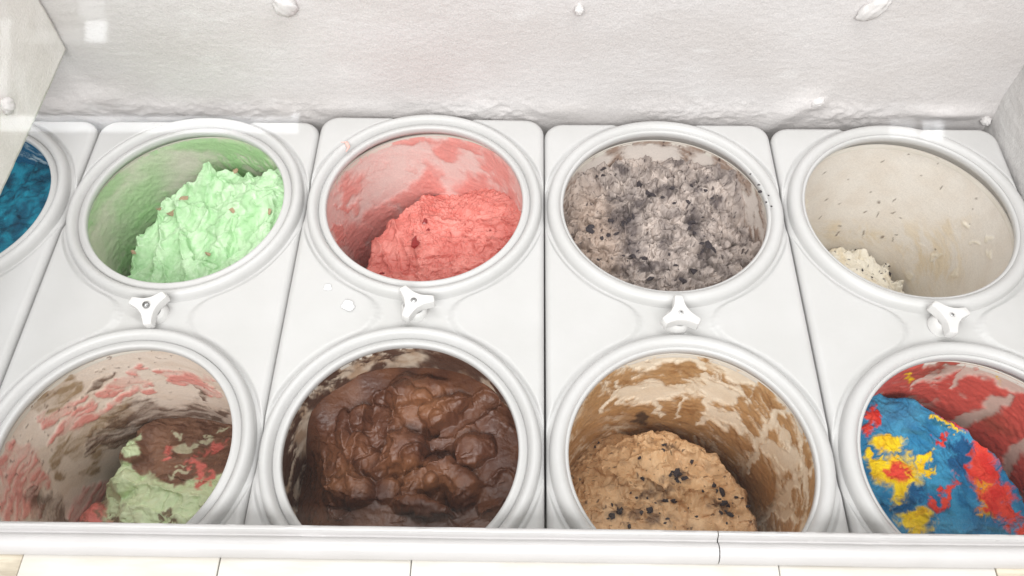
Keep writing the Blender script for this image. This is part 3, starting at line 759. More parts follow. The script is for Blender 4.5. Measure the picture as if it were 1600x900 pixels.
D = make_ice(hx, hy, 'last scoop of speckled vanilla ice cream at the bottom of its tub', M_IC_SOFT,
    pts=[(1320, 390, -.205), (1355, 385, -.198), (1390, 410, -.205), (1350, 430, -.19), (1400, 450, -.21), (1340, 465, -.185)],
    foot=[(1275, 372, -.20), (1318, 364, -.195), (1362, 366, -.19), (1402, 388, -.19), (1428, 424, -.195), (1426, 458, -.20), (1395, 500, -.2), (1330, 500, -.2), (1270, 440, -.2)],
    edge_w=0.040, jit=0.014, detail=det_D, color=col_D, n=200)
add_chunks(D, 'chocolate_chip', COOKIES, [(1391, 418, 3.5), (1382, 410, 2.5), (1365, 432, 3), (1350, 422, 2.5), (1335, 385, 2.5), (1392, 427, 4), (1375, 425, 2)], 4)

# --- E: deep blue under the divider (cover 0, far)
hx, hy = hole(0, True)
def paint_E(px, py, s, z, T):
    n = len(px); b = sstep(-0.1, 0.2, streak(s, z, 0.3, 25, 40, 503)+0.2)
    return mix(full(lin(180, 195, 200), n), lin(20, 90, 125), b), 0.001*b
make_tub(hx, hy, 'card tub of deep blue ice cream half hidden by the divider panel', paint_E)
def det_E(X, Y, Z): return 0.010*fbm(X, Y, 28, 3, 5)+0.004*ridged(X, Y, 50, 8, 4)
def col_E(px, py, X, Y, Z, rel):
    n = len(px); t = sstep(-0.3, 0.4, fbm(X, Y, 50, 9, 5)); c = mix(full(lin(8, 80, 106), n), lin(26, 138, 164), t)
    return mix(c, lin(8, 30, 52), sstep(0.15, 0.5, fbm(X, Y, 38, 19, 5))*0.8)
make_ice(hx, hy, 'deep blue ice cream with dark mottling', M_IC_MATTE, pts=[(20, 240, -.06), (40, 300, -.055), (70, 250, -.06), (10, 350, -.055), (.0, .08, -.075, 0), (-.08, 0, -.06, 0)], detail=det_E, color=col_E, curl=0.004, n=170)

# --- F: spumoni (cover 1, near)
hx, hy = hole(1, False)
def paint_F(px, py, s, z, T):
    n = len(px); wx, wy = warp(px, py, s, z, 26, 34, 601)
    c = full(lin(230, 216, 204), n)
    c = mix(c, lin(216, 196, 178), sstep(-0.3, 0.5, streak(s, z, 0.3, 14, 40, 603))*0.7)
    th = np.zeros(n)
    tex = 0.35+0.65*sstep(-0.25, 0.2, streak(s, z, 0.35, 30, 90, 607))
    ol = np.zeros(n)
    for pts_, w in (([(90, 720), (140, 670), (200, 640)], 14), ([(60, 640), (110, 600)], 16), ([(100, 690), (90, 740)], 12), ([(130, 740), (160, 700), (230, 660)], 10)): ol = np.maximum(ol, stroke(wx, wy, pts_, w, 0.5)*tex)
    c = mix(c, lin(140, 108, 62), ol*0.8); th += 0.0006*ol
    pk = np.zeros(n)
    for pts_, w in (([(2, 720), (20, 770), (10, 820)], 24), ([(20, 700), (45, 720), (30, 790), (25, 818)], 20), ([(75, 690), (110, 660), (140, 640)], 11), ([(150, 620), (190, 602), (225, 596)], 9), ([(250, 582), (300, 592), (330, 612)], 12), ([(15, 700), (60, 740), (50, 800)], 14), ([(60, 660), (100, 640), (130, 622)], 8), ([(180, 595), (225, 582)], 8), ([(120, 820), (140, 785), (165, 770)], 22), ([(130, 655), (190, 625), (230, 610)], 7)): pk = np.maximum(pk, stroke(wx, wy, pts_, w, 0.4)*tex)
    c = mix(c, lin(218, 130, 122), pk*0.85); th += 0.0014*pk
    br = np.zeros(n)
    for pts_, w in (([(150, 690), (190, 662), (235, 645)], 22), ([(180, 660), (240, 645), (300, 650)], 18), ([(165, 700), (190, 680)], 12), ([(50, 775), (75, 800), (90, 822)], 26), ([(130, 612), (160, 590), (170, 580)], 7), ([(250, 648), (300, 642), (350, 652)], 12), ([(300, 605), (330, 628)], 7), ([(170, 690), (140, 700)], 8)): br = np.maximum(br, stroke(wx, wy, pts_, w, 0.4)*tex)
    sp = sstep(0.38, 0.48, fbm(s, z, 120, 611, 3))*0.7*sstep(-0.17, -0.05, z)
    br = np.maximum(br, sp)
    c = mix(c, lin(98, 70, 54), br*0.88); th += 0.0013*br
    return c, th
make_tub(hx, hy, 'card tub smeared pink and brown, holding spumoni', paint_F)
def det_F(X, Y, Z): return 0.006*fbm(X, Y, 26, 3, 5)+0.0018*ridged(X*0.5, Y, 110, 6, 3)+0.0025*ridged(X, Y, 45, 12, 3)
def col_F(px, py, X, Y, Z, rel):
    n = len(px); wx, wy = warp(px, py, X, Y, 22, 40, 621)
    c = mix(full(lin(140, 104, 82), n), lin(116, 82, 64), sstep(-0.3, 0.4, fbm(X, Y, 50, 9)))
    g = np.maximum(np.maximum(ell(wx, wy, 225, 790, 68, 46, 15, 0.12), ell(wx, wy, 310, 800, 70, 48, -30, 0.12)), np.maximum(ell(wx, wy, 188, 745, 26, 22, 0, 0.15), ell(wx, wy, 200, 700, 18, 14, -20, 0.2)))
    g = np.maximum(g, ell(wx, wy, 355, 755, 20, 22, 0, 0.15))
    gc = mix(full(lin(206, 226, 182), n), lin(220, 236, 196), sstep(-.3, .3, fbm(X, Y, 60, 31)))
    c = c*(1-g[:, None])+gc*g[:, None]
    wx, wy = warp(px, py, X, Y, 14, 90, 625)
    p = np.zeros(n)
    for e in ((305, 726, 16, 10, 20), (322, 742, 14, 12, 60), (335, 700, 22, 6, -30), (270, 705, 14, 5, 0), (262, 718, 8, 6, 0), (135, 805, 26, 30, -20), (150, 818, 22, 16, 0), (310, 752, 8, 12, 10)): p = np.maximum(p, ell(wx, wy, *e, soft=0.3)*sstep(-0.4, 0.0, fbm(X, Y, 90, 35)))
    c = mix(c, lin(218, 118, 108), p)
    gg = np.zeros(n)
    for e in ((290, 700, 20, 6, -10), (322, 690, 12, 4, 0), (345, 672, 10, 3, -10), (276, 682, 5, 6, 0), (280, 738, 18, 4, -15)): gg = np.maximum(gg, ell(wx, wy, *e, soft=0.3))
    c = mix(c, lin(206, 206, 176), gg*0.9)
    d = np.zeros(n)
    for e in ((262, 798, 7, 6, 0), (254, 812, 6, 5, 0), (318, 800, 6, 7, 0), (325, 790, 4, 4, 0), (270, 818, 8, 4, 0), (180, 815, 7, 9, 0)): d = np.maximum(d, ell(wx, wy, *e, soft=0.3))
    return mix(c, lin(104, 78, 48), d*0.9)
Fi = make_ice(hx, hy, 'spumoni ice cream of pale green, chocolate and pink layers', M_IC_SOFT,
    pts=[(200, 700, -0.152), (180, 745, -0.155), (230, 780, -0.145), (300, 790, -0.140), (165, 800, -0.170), (280, 720, -0.165), (330, 740, -0.155), (240, 840, -0.140)],
    contacts=[(215, 662), (260, 655), (310, 655), (352, 662)],
    foot=[(100, 870, -0.185), (112, 820, -0.185), (140, 780, -0.178), (172, 735, -0.155), (188, 690, -0.152), (205, 665, -0.160), (-.03, .16), (.15, .12), (.16, -.15), (-.06, -.16)],
    edge_w=0.018, jit=0.006, detail=det_F, color=col_F, curl=0.004, caps=[(226, 792, -.128, .034, .026, 0, .03), (312, 800, -.126, .034, .028, 20, .03), (190, 748, -.135, .017, .014, 0, .02), (200, 702, -.135, .014, .012, 0, .016), (355, 760, -.13, .018, .02, 0, .02), (262, 765, -.134, .014, .010, 0, .012), (140, 805, -.165, .02, .02, 0, .02)],
    lumps=[(198, 702, -0.150, .018, .012, 1.0), (188, 745, -0.150, .02, .010, 1.0), (225, 790, -0.140, .035, .014, .8), (310, 795, -0.140, .035, .014, .8)], n=290,
    troughs=[(200, 770, 300, 800, -.14, .012, .005), (250, 750, 340, 770, -.14, .010, .004), (280, 700, 340, 690, -.16, .012, .006)])

# --- G: chocolate (cover 2, near)
hx, hy = hole(2, False)
def paint_G(px, py, s, z, T):
    n = len(px); wx, wy = warp(px, py, s, z, 20, 40, 701)
    c = full(lin(214, 196, 176), n)
    b = sstep(-0.14, 0.10, streak(s, z, 0.8, 60, 30, 703)+0.05)
    b = np.maximum(b, ell(wx, wy, 720, 568, 90, 22, 10, 0.5)); b = np.maximum(b, 0.95*ell(wx, wy, 560, 600, 60, 16, -35, 0.4))
    b = b*(1-0.9*np.maximum(ell(wx, wy, 640, 562, 22, 12, -10, 0.4), np.maximum(ell(wx, wy, 570, 572, 26, 8, -25, 0.4), ell(wx, wy, 478, 680, 14, 30, 10, 0.5))))
    c = mix(c, lin(160, 118, 80), sstep(-.2, .3, fbm(s, z, 50, 707))*0.6); c = mix(c, lin(74, 42, 28), b*0.95)
    return c, 0.0016*b
make_tub(hx, hy, 'card tub with brown streaked sides, full of dark chocolate ice cream', paint_G, TTOP=TTOP+0.0018)
def det_G(X, Y, Z):
    wx = X+0.010*fbm(X, Y, 30, 1); wy = Y+0.010*fbm(X, Y, 30, 2)
    msk = sstep(0.1, 0.07, np.hypot(X-0.005, Y-0.015)); rg = sstep(0.12, .4, fbm(X+.02, Y, 26, 6, 3))
    return msk*(0.0022*fbm(wx, wy, 40, 5, 3)+rg*(0.0022*ridged(wx, wy, 100, 8, 3)+0.0030*facets(wx+0.006*fbm(X, Y, 130, 51), wy, 80, 4, .9)))+0.0010*fbm(X*0.6, Y, 60, 9, 3)+0.0003*fbm(X, Y, 260, 19, 3)
def col_G(px, py, X, Y, Z, rel):
    n = len(px); t = sstep(-0.4, 0.5, fbm(X, Y, 30, 9, 5)); c = mix(full(lin(86, 50, 34), n), lin(112, 70, 46), t)
    wx, wy = warp(px, py, X, Y, 20, 40, 721)
    c = mix(c, lin(140, 92, 60), np.maximum(ell(wx, wy, 540, 750, 30, 20, 0, .6), np.maximum(ell(wx, wy, 660, 630, 40, 24, 0, .6), ell(wx, wy, 650, 745, 50, 25, 10, .6)))*0.6)
    return mix(c, lin(72, 40, 28), sstep(0.1, 0.6, fbm(X, Y, 55, 29))*0.5)
lg = -.055
G = make_ice(hx, hy, 'dark chocolate ice cream in glossy lumps around a hollow', M_IC_CHOC,
    pts=[(560, 640, -0.056), (640, 640, -0.052), (720, 640, -0.054), (520, 720, -0.059), (600, 720, -0.060), (680, 730, -0.070), (760, 720, -0.056), (560, 800, -0.064), (640, 810, -0.066), (720, 800, -0.064), (780, 780, -0.059)],
    contacts=[(478, 720), (482, 660), (520, 610), (570, 582), (640, 574), (720, 582), (775, 615), (806, 660)],
    detail=det_G, color=col_G, curl=0.004, n=310,
    troughs=[(600, 630, 570, 720, -.05, .013, .007), (690, 660, 760, 630, -.05, .012, .006), (560, 735, 600, 700, -.05, .010, .006), (700, 700, 640, 720, -.045, .009, .007), (520, 700, 530, 780, -.055, .012, .005), (720, 800, 790, 760, -.06, .012, .005)],
    caps=[(660, 600, -.044, .046, .020, 0, .022), (770, 645, -.048, .030, .028, 30, .014), (600, 655, -.047, .022, .024, 10, .014), (790, 740, -.054, .028, .046, 0, .010),
          (625, 606, -.036, .017, .014, 10, .018), (692, 628, -.036, .028, .014, 25, .016), (655, 612, -.038, .012, .010, 0, .012), (560, 645, -.040, .012, .017, -10, .016), (533, 662, -.043, .008, .024, 5, .016), (556, 690, -.045, .012, .014, 0, .014),
          (628, 688, -.036, .021, .020, 20, .022), (640, 700, -.034, .010, .008, 0, .010), (738, 692, -.038, .023, .018, 20, .020), (545, 757, -.044, .023, .017, -15, .018), (582, 712, -.045, .015, .020, 20, .016),
          (690, 722, -.040, .024, .014, -20, .020), (722, 752, -.044, .016, .020, 20, .018), (650, 748, -.046, .014, .022, -30, .018), (655, 785, -.046, .026, .010, -12, .014), (672, 742, -.040, .008, .008, 0, .012), (765, 790, -.054, .014, .012, 0, .012), (600, 760, -.056, .016, .014, 0, .010)],
    lumps=[(662, 748, -.050, .015, -.028, 1), (700, 742, -.05, .010, -.018, 1), (672, 668, -.055, .010, -.014, 1), (605, 735, -.055, .012, -.010, 1), (700, 775, -.055, .012, -.012, 1)])

# --- H: mocha with cookie pieces (cover 3, near)
hx, hy = hole(3, False)
def paint_H(px, py, s, z, T):
    n = len(px); wx, wy = warp(px, py, s, z, 20, 40, 801)
    c = full(lin(238, 224, 202), n)
    c = mix(c, lin(222, 194, 156), sstep(-.2, .4, streak(s, z, 0.5, 30, 40, 803))*0.6)
    b = sstep(-0.15, 0.12, streak(s, z, 0.7, 28, 40, 807)+0.06)
    b = np.maximum(b, ell(wx, wy, 1045, 648, 90, 26, 5, 0.4)); b = np.maximum(b, ell(wx, wy, 1190, 760, 26, 50, -15, 0.4)); b = np.maximum(b, ell(wx, wy, 1050, 575, 46, 14, -6, 0.5))
    b = np.maximum(b, 0.9*ell(wx, wy, 925, 650, 24, 40, 30, .4)); b = np.maximum(b, ell(wx, wy, 1140, 680, 30, 20, 30, .5))
    bare = np.zeros(n)
    for pts_, w in (([(1095, 575), (1112, 605), (1100, 660)], 9), ([(1020, 610), (1030, 650)], 6), ([(960, 620), (1000, 612), (1070, 608)], 14), ([(1110, 640), (1140, 655), (1160, 670)], 12), ([(1120, 610), (1150, 625)], 12),
                    ([(1170, 740), (1185, 690), (1210, 650), (1230, 640)], 8), ([(1200, 700), (1230, 720), (1240, 700)], 16), ([(1190, 815), (1230, 770), (1250, 740)], 10), ([(985, 575), (1040, 555), (1090, 560)], 10), ([(940, 640), (960, 600)], 8), ([(1060, 650), (1065, 620)], 4), ([(1130, 570), (1180, 600)], 9), ([(1235, 690), (1262, 740), (1262, 790)], 8), ([(1220, 800), (1250, 810)], 12)):
        bare = np.maximum(bare, stroke(wx, wy, pts_, w, 0.35))
    c = mix(c, lin(244, 232, 212), bare*0.6)
    b = b*(1-0.95*bare)
    c = mix(c, lin(178, 132, 78), b*0.88)
    c = mix(c, lin(138, 92, 46), sstep(0.05, 0.4, streak(s, z, 0.6, 40, 70, 813))*b*0.6)
    dk = np.maximum(ell(wx, wy, 1002, 650, 9, 8, 0, .4), 0)
    return mix(c, lin(50, 40, 38), dk*0.8), 0.0016*b+0.0008*sstep(0.0, 0.3, bare*(1-bare)*4)
make_tub(hx, hy, 'card tub with scraped tan streaks, half full of mocha ice cream', paint_H)
def det_H(X, Y, Z):
    wx = X+0.008*fbm(X, Y, 40, 1); wy = Y+0.008*fbm(X, Y, 40, 2)
    rough = sstep(-0.2, 0.25, fbm(X, Y, 26, 5))
    return 0.007*fbm(wx, wy, 32, 7, 5)+0.0022*ridged(wx, wy, 60, 11, 3)+rough*(0.0040*ridged(wx, wy, 95, 13, 3)+0.006*facets(wx+0.006*fbm(X, Y, 110, 61), wy, 70, 23, .9)+0.003*fbm(wx, wy, 200, 15, 3))
def col_H(px, py, X, Y, Z, rel):
    n = len(px); wx, wy = warp(px, py, X, Y, 20, 80, 821)
    c = mix(full(lin(212, 172, 128), n), lin(232, 196, 154), sstep(-.4, .5, fbm(X, Y, 40, 9)))
    dk = sstep(0.1, 0.5, fbm(X, Y, 50, 77, 5))*0.35
    for e in ((1020, 770, 40, 18, -10), (960, 800, 26, 14, 10), (1060, 745, 20, 10, 0), (1010, 810, 40, 12, 0), (1130, 790, 24, 10, 30), (1045, 700, 10, 8, 0)): dk = np.maximum(dk, 0.75*ell(wx, wy, *e, soft=.6)*sstep(-.3, .2, fbm(X, Y, 90, 37)))
    c = mix(c, lin(98, 72, 56), dk)
    return mix(c, lin(62, 48, 44), sstep(0.36, 0.48, fbm(X, Y, 190, 27, 3))*0.75)
H = make_ice(hx, hy, 'tan mocha ice cream mound with black cookie pieces', M_IC_ROUGH,
    pts=[(940, 720, -0.145), (1000, 690, -0.150), (1060, 700, -0.145), (1110, 720, -0.150), (1000, 760, -0.130), (1080, 770, -0.130), (1150, 780, -0.155), (930, 790, -0.135), (1040, 830, -0.125), (1140, 840, -0.145)],
    contacts=[(897, 722), (930, 692), (975, 676), (1020, 668)],
    foot=[(-.16, .06), (-.09, .15), (1040, 655, -0.160), (1068, 666, -0.155), (1110, 682, -0.150), (1150, 712, -0.150), (1180, 755, -0.153), (1200, 800, -0.157), (1206, 850, -0.157), (.06, -.16), (-.15, -.15)],
    edge_w=0.022, jit=0.003, detail=det_H, color=col_H, curl=0.005, n=310,
    troughs=[(960, 700, 1030, 690, -.13, .014, .006), (930, 740, 980, 780, -.13, .014, .006), (1060, 720, 1130, 740, -.135, .013, .006), (1080, 790, 1150, 800, -.13, .014, .006), (1000, 760, 1060, 800, -.125, .012, .006)], lumps=[(1010, 705, -0.140, .03, .01, .8), (1075, 700, -0.140, .016, .012, .8), (1095, 830, -0.135, .018, .010, .7)])
rr = random.Random(11)
spots = [(1040, 693, 6), (1037, 700, 5), (997, 715, 5), (1002, 750, 7), (1062, 738, 9), (1070, 745, 6), (1081, 725, 5), (1050, 740, 5), (1051, 785, 7), (1035, 782, 6), (1015, 794, 7), (1000, 800, 5), (1131, 770, 7), (1133, 785, 6), (1122, 768, 4), (1150, 775, 4), (955, 805, 7), (965, 800, 5), (1012, 830, 6), (1040, 815, 4), (1115, 758, 5), (1128, 800, 5), (980, 822, 4), (935, 690, 4), (928, 698, 3.5)]
spots += [(rr.gauss(1020, 45), rr.gauss(790, 16), rr.uniform(2, 6)) for _ in range(16)]+[(rr.gauss(1125, 20), rr.gauss(785, 14), rr.uniform(2, 5)) for _ in range(8)]+[(rr.gauss(1055, 16), rr.gauss(740, 8), rr.uniform(2, 5)) for _ in range(6)]
add_chunks(H, 'cookie_chunk', COOKIES, spots, 7)

# --- I: red, blue and yellow (cover 4, near)
hx, hy = hole(4, False)
def paint_I(px, py, s, z, T):
    n = len(px); wx, wy = warp(px, py, s, z, 18, 40, 901)
    c = full(lin(212, 190, 176), n)
    r = sstep(-0.2, 0.05, streak(s, z, 0.5, 30, 24, 903)+0.12)
    for e in ((1430, 580, 60, 18, -12), (1540, 610, 60, 26, 20), (1560, 700, 40, 40, 40), (1590, 660, 30, 34, 20), (1530, 560, 60, 10, 5), (1490, 640, 40, 20, 30), (1450, 612, 40, 14, 10)): r = np.maximum(r, ell(wx, wy, *e, soft=.4))
    bare = np.zeros(n)
    for pts_, w in (([(1495, 600), (1510, 578), (1525, 565)], 7), ([(1420, 600), (1470, 582), (1500, 572)], 6), ([(1500, 660), (1540, 640), (1580, 620)], 13), ([(1520, 575), (1560, 590), (1600, 610)], 8), ([(1570, 740), (1585, 710), (1600, 690)], 12), ([(1440, 566), (1500, 558)], 6), ([(1560, 570), (1595, 590)], 5)): bare = np.maximum(bare, stroke(wx, wy, pts_, w, .4))
    r = r*(1-0.9*bare)
    c = mix(c, lin(204, 66, 54), r*0.9)
    dk = np.maximum(ell(wx, wy, 1555, 660, 30, 14, 25, .7), ell(wx, wy, 1460, 575, 40, 8, -10, .7)); c = mix(c, lin(92, 62, 40), dk*0.5)
    y = np.maximum(ell(wx, wy, 1418, 589, 6, 4, 0, .3), np.maximum(ell(wx, wy, 1545, 570, 12, 3, -30, .3), ell(wx, wy, 1565, 588, 2, 8, 0, .3))); c = mix(c, lin(236, 190, 30), y)
    return c, 0.0018*r
make_tub(hx, hy, 'card tub with red scraped sides, holding red, blue and yellow ice cream', paint_I)
def det_I(X, Y, Z): return 0.006*fbm(X, Y, 30, 3, 5)+0.002*ridged(X, Y, 55, 6, 3)+0.001*fbm(X, Y, 200, 8, 3)
def col_I(px, py, X, Y, Z, rel):
    n = len(px); wx, wy = warp(px, py, X, Y, 20, 55, 921); wx, wy = warp(wx, wy, X, Y, 11, 150, 927); fe = fbm((X*.8+Y*.6)*40, (X*.6-Y*.8)*330, 1.0, 935, 4); wx = wx+8*fe*.8; wy = wy-8*fe*.6; wx, wy = warp(wx, wy, X, Y, 3, 420, 931)
    c = mix(full(lin(28, 108, 152), n), lin(60, 144, 182), sstep(-.4, .4, fbm(X, Y, 45, 9)))
    c = mix(c, lin(34, 96, 110), sstep(.1, .5, fbm(X*.5+Y, Y, 60, 15, 5))*.6)
    c = mix(c, lin(90, 140, 168), ell(wx, wy, 1400, 650, 40, 22, 0, .8)*0.35)
    y = np.zeros(n)
    for e in ((1390, 692, 24, 15, 5), (1400, 742, 40, 28, 15), (1430, 812, 26, 24, -20), (1372, 730, 16, 16, 0), (1446, 722, 7, 22, 30), (1405, 770, 12, 22, 10), (1540, 785, 10, 24, -10), (1532, 750, 6, 30, -20), (1365, 716, 10, 8, 0), (1452, 738, 8, 8, 0), (1480, 665, 26, 4, 25)): y = np.maximum(y, ell(wx, wy, *e, soft=.32))
    c = c*(1-y[:, None])+mix(full(lin(240, 205, 20), n), lin(222, 172, 18), sstep(-.2, .5, fbm(X, Y, 70, 31)))*y[:, None]
    r = np.zeros(n)
    for e in ((1402, 738, 20, 15, 10), (1535, 730, 26, 30, -10), (1555, 780, 30, 24, 40), (1575, 800, 16, 20, 0), (1525, 700, 16, 14, 0), (1490, 652, 34, 11, 28), (1360, 655, 9, 22, 10), (1470, 688, 9, 8, 30), (1478, 770, 8, 26, 20), (1462, 790, 14, 8, 40), (1595, 828, 10, 12, 0), (1440, 620, 14, 6, 20), (1500, 640, 18, 8, 25)): r = np.maximum(r, ell(wx, wy, *e, soft=.34))
    rc = mix(full(lin(222, 72, 54), n), lin(206, 48, 40), sstep(-.3, .4, fbm(X, Y, 60, 41)))
    c = c*(1-r[:, None])+rc*r[:, None]
    b = np.zeros(n)
    for e in ((1413, 786, 18, 12, -10), (1430, 770, 12, 10, 0), (1500, 700, 18, 14, 0), (1498, 725, 14, 18, 0)): b = np.maximum(b, ell(wx, wy, *e, soft=.35))
    h = np.maximum(y*0.0022, r*0.0028)*(0.7+0.8*fbm(X, Y, 110, 61, 3))+0.0012*b
    return mix(c, lin(20, 84, 128), b), h
I_ = make_ice(hx, hy, 'blue ice cream swirled with yellow and red patches', M_IC_MATTE,
    pts=[(1385, 640, -.056), (1430, 650, -.058), (1480, 680, -.064), (1540, 740, -.072), (1400, 740, -.055), (1480, 770, -.058), (1430, 830, -.055), (1560, 830, -.066)],
    contacts=[(1376, 612), (1396, 604)],
    foot=[(-.16, .04), (-.10, .14), (1400, 594, -.058), (1440, 604, -.058), (1470, 622, -.060), (1508, 642, -.064), (1560, 684, -.066), (1600, 730, -.068), (1628, 780, -.070), (1650, 830, -.070), (.06, -.16), (-.15, -.14)],
    edge_w=0.02, jit=0.003, detail=det_I, color=col_I, curl=0.003, n=300,
    troughs=[(1440, 640, 1540, 720, -.06, .016, .004), (1400, 690, 1500, 800, -.058, .016, .004), (1380, 760, 1440, 830, -.055, .012, .004), (1500, 700, 1560, 800, -.066, .012, .004)])

# ------------------------------------------------------------------ front rail, sill and glass
SZ = 0.022
yr = -0.376
def rail(x0, x1, label):
    # extruded vinyl profile: thin bead at the back top, wide rounded front
    prof = [(yr+0.0075, SZ+0.0003), (yr+0.0075, SZ+0.0120), (yr+0.0066, SZ+0.0146), (yr+0.0045, SZ+0.0155), (yr+0.0024, SZ+0.0145), (yr+0.0014, SZ+0.0118), (yr+0.0006, SZ+0.0090),
            (yr-0.0008, SZ+0.0086), (yr-0.0022, SZ+0.0106), (yr-0.0045, SZ+0.0128), (yr-0.0078, SZ+0.0136), (yr-0.0112, SZ+0.0126), (yr-0.0142, SZ+0.0098), (yr-0.0160, SZ+0.0058), (yr-0.0164, SZ+0.0003)]
    nx = 160; xs = np.linspace(x0, x1, nx); k = len(prof); pr = np.array(prof)
    X = np.repeat(xs, k); Yp = np.tile(pr[:, 0], nx); Zp = np.tile(pr[:, 1], nx)
    top = (Zp > SZ+0.002)
    Yp = Yp+0.0006*fbm(X, X*0, 9, 3)+0.0003*fbm(X, Yp*30, 40, 5); Zp = Zp+top*(0.0008*fbm(X, X*0+2, 8, 7)+0.00025*fbm(X, Yp*40, 60, 9))
    V = np.stack([X, Yp, Zp], -1); Fq = [tuple(f) for f in grid_faces(nx, k)]
    Fq += [tuple((i*k+k-1, i*k, (i+1)*k, (i+1)*k+k-1)) for i in range(nx-1)]
    Fq += [tuple(range(k))[::-1], tuple(range((nx-1)*k, nx*k))]
    me = mesh_np('front_rail', V, Fq)
    o = link_mesh('front_rail', me, M_RAIL); tag(o, label, 'rail', 'white vinyl rail along the front edge'); me.set_sharp_from_angle(angle=math.radians(50)); return o
jx = onz(1122, 850, SZ+0.01)[0]
rail(WX0+0.02, jx-0.0005, 'long white vinyl rail section in front of the chocolate tub')
r2 = rail(jx+0.0005, 0.5215, 'white vinyl rail section in front of the red, blue and yellow tub')
sill = empty('sill', (0, -0.42, 0.012)); tag(sill, 'cream sill of butted strips under the white vinyl rail', 'sill')
def sill_mat(name, a, b, c, stain):
    mt, nt_, bs = new_mat(name); r = noise_color(nt_, bs, a, b, 18, 0.3, 0.6, 6, (1, 5, 1))
    if stain:
        e = r.color_ramp.elements.new(0.28); e.color = (*c, 1); r.color_ramp.elements[0].position = 0.2
        r.color_ramp.elements[0].color = (*c, 1)
    bs.inputs['Roughness'].default_value = 0.5; add_bump(nt_, bs, 40, 0.25, 0.001, 4, (1, 5, 1)); return mt
S1 = sill_mat('sill_cream', tuple(lin(196, 191, 180)), tuple(lin(205, 202, 195)), tuple(lin(176, 150, 124)), True)
S2 = sill_mat('sill_worn', tuple(lin(150, 140, 122)), tuple(lin(214, 204, 184)), tuple(lin(110, 98, 80)), True)
ex = [WX0+0.02]+[onz(a, 885, SZ)[0] for a in (30, 341, 642, 1217, 1555)]+[0.5215]
for k in range(6):
    bm = box_bm(ex[k]+0.0004, ex[k+1]-0.0004, -0.54, -0.369, 0.012, SZ-(0.0008 if k in (0, 2, 4) else 0.0), 0.0006, 1)
    for v in bm.verts: v.co.y += 0.42; v.co.z -= 0.012
    bm_obj('sill_strip', bm, S2 if k in (0, 5) else S1, sill)
# a narrow step ledge line on the front strips
# glass pane: stands in the rail and leans back over the tubs
GY, GZ = yr+0.004, SZ+0.0157
ga = math.radians(60)
glen = 0.60
bm = box_bm(-0.80, 0.52, 0, 0.005, 0, glen, 0.0008, 1)
gp = bm_obj('glass_pane', bm, M_GLASS); gp.location = (0, GY-0.003, GZ); gp.rotation_euler = (-(math.pi/2-ga), 0, 0)
tag(gp, 'clear sloping glass pane rising from the white vinyl rail', 'glass')

# ------------------------------------------------------------------ small things on the covers
def surf_z(u, v, ci, zc):
    return onz(u, v, zc)
for k, (a, b, r) in enumerate([(1188, 300, 3.5), (1197, 316, 2.6), (1205, 322, 2.2), (1186, 289, 2.4), (1172, 272, 2.2), (1201, 305, 1.8)]):
    p = onz(a, b, 0.009); o = link_mesh('cookie_crumb', COOKIES[k % 6], None); s = r*0.95/FPX
    o.location = p; o.scale = (s, s, s*0.7); o.rotation_euler = (0, 0, k)
    tag(o, 'tiny dark cookie crumb on the white rim beside the grey ice cream', 'crumb', 'crumbs on the rim by the grey ice cream')
def droplet(a, b, r, z, label, seed):
    p = onz(a, b, z); bm = bmesh.new(); bmesh.ops.create_icosphere(bm, subdivisions=3, radius=1)
    P = np.array([v.co[:] for v in bm.verts]); n = fbm(P[:, 0]+seed, P[:, 1]+P[:, 2], 1.2, seed, 3)
    s = r*0.95/FPX
    for v, q in zip(bm.verts, n): v.co = Vector((v.co.x*s*(1+.5*q), v.co.y*s*(1+.5*q), v.co.z*s*0.28))
    o = bm_obj('ice_droplet', bm, M_ICE, None, True, (p[0], p[1], p[2]+s*0.15)); tag(o, label, 'droplet', 'frozen droplets on the strawberry cover'); return o
droplet(512, 449, 6, 0.005, 'small frozen droplet on the cover beside the strawberry tub, nearer its rim', 3)
droplet(544, 478, 9, 0.005, 'larger frozen droplet on the cover between the strawberry and chocolate tubs', 5)
pts = [onz(a, b, 0.0155) for a, b in ((533, 222), (541, 222), (545, 230), (541, 237))]
bm = bmesh.new()
prev = None
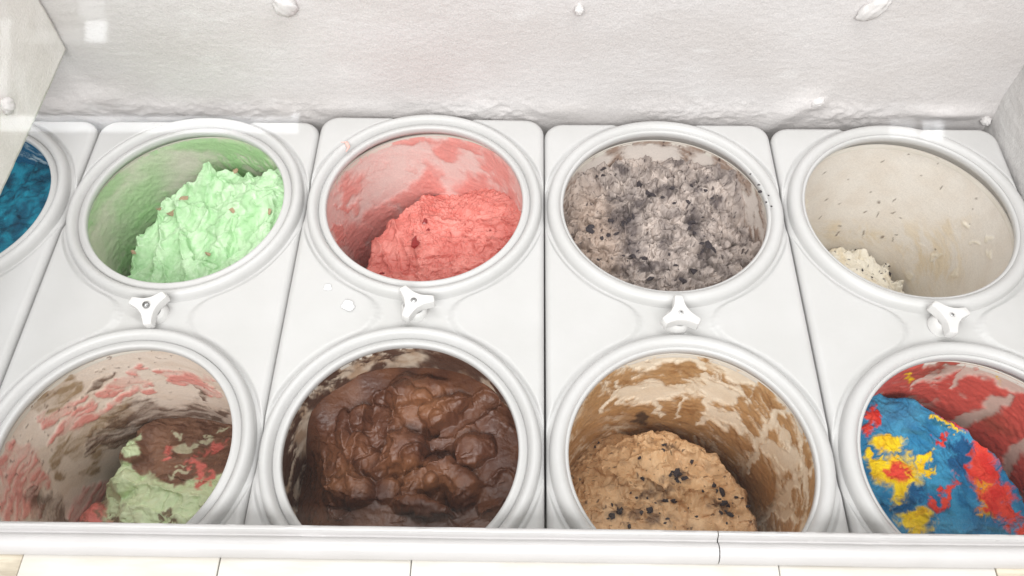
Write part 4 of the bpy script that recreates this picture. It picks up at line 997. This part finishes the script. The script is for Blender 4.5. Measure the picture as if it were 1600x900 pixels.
for k in range(13):
    t = k/12*3; i = min(int(t), 2); q = pts[i]*(1-(t-i))+pts[i+1]*(t-i)
    rad = 0.0016*math.sin(math.pi*(0.12+0.76*k/12))
    ring = [bm.verts.new((q[0]+rad*math.cos(a)*1.1, q[1]+rad*math.cos(a)*0.6, q[2]+rad*math.sin(a)*0.7)) for a in np.linspace(0, 2*np.pi, 10, endpoint=False)]
    if prev:
        for i2 in range(10): bm.faces.new((prev[i2], prev[(i2+1) % 10], ring[(i2+1) % 10], ring[i2]))
    else: bm.faces.new(ring[::-1])
    prev = ring
bm.faces.new(prev)
bmesh.ops.recalc_face_normals(bm, faces=bm.faces)
o = bm_obj('strawberry_drip', bm, M_PINK, None, True); tag(o, 'pale pink drip stuck on the white rim of the strawberry tub', 'drip')

# ------------------------------------------------------------------ bright shop windows and lamps behind the viewer, mirrored in the glass
gn = np.array([0, -math.sin(ga), math.cos(ga)]); g0 = np.array([0, GY, GZ])
def mirror_lamp(u0, v0, u1, v1, radiance, name='shop_window_light', Y=-2.6):
    q = []
    for (u, v) in ((u0, v0), (u1, v0), (u1, v1), (u0, v1)):
        d = ray(u, v); t = ((g0-CAM)@gn)/(d@gn); h = CAM+d*t; r = d-2*(d@gn)*gn
        q.append(h+r*(Y-h[1])/r[1])
    q = np.array(q); c = q.mean(0); sx = np.ptp(q[:, 0]); sz = np.ptp(q[:, 2])
    o = area(name, c, c+np.array([0, 1, 0]), sx, sz, 5.0*radiance*math.pi*sx*sz, (0.95, 0.97, 1.0)); return o
for a in [(0, 183, 466, 205, 2.8), (205, 181, 214, 205, 5), (241, 184, 262, 205, 5), (262, 190, 285, 205, 3), (456, 178, 466, 206, 5), (134, 32, 166, 66, 3), (125, 0, 163, 28, 1.0), (20, 60, 130, 64, 0.6), (50, 47, 125, 68, 0.5),
          (1390, 186, 1430, 215, 1.4), (1442, 188, 1456, 217, 3.0), (1458, 188, 1474, 217, 3.6), (100, 192, 118, 205, 6), (0, 30, 12, 150, 1.5)]:
    mirror_lamp(*a)
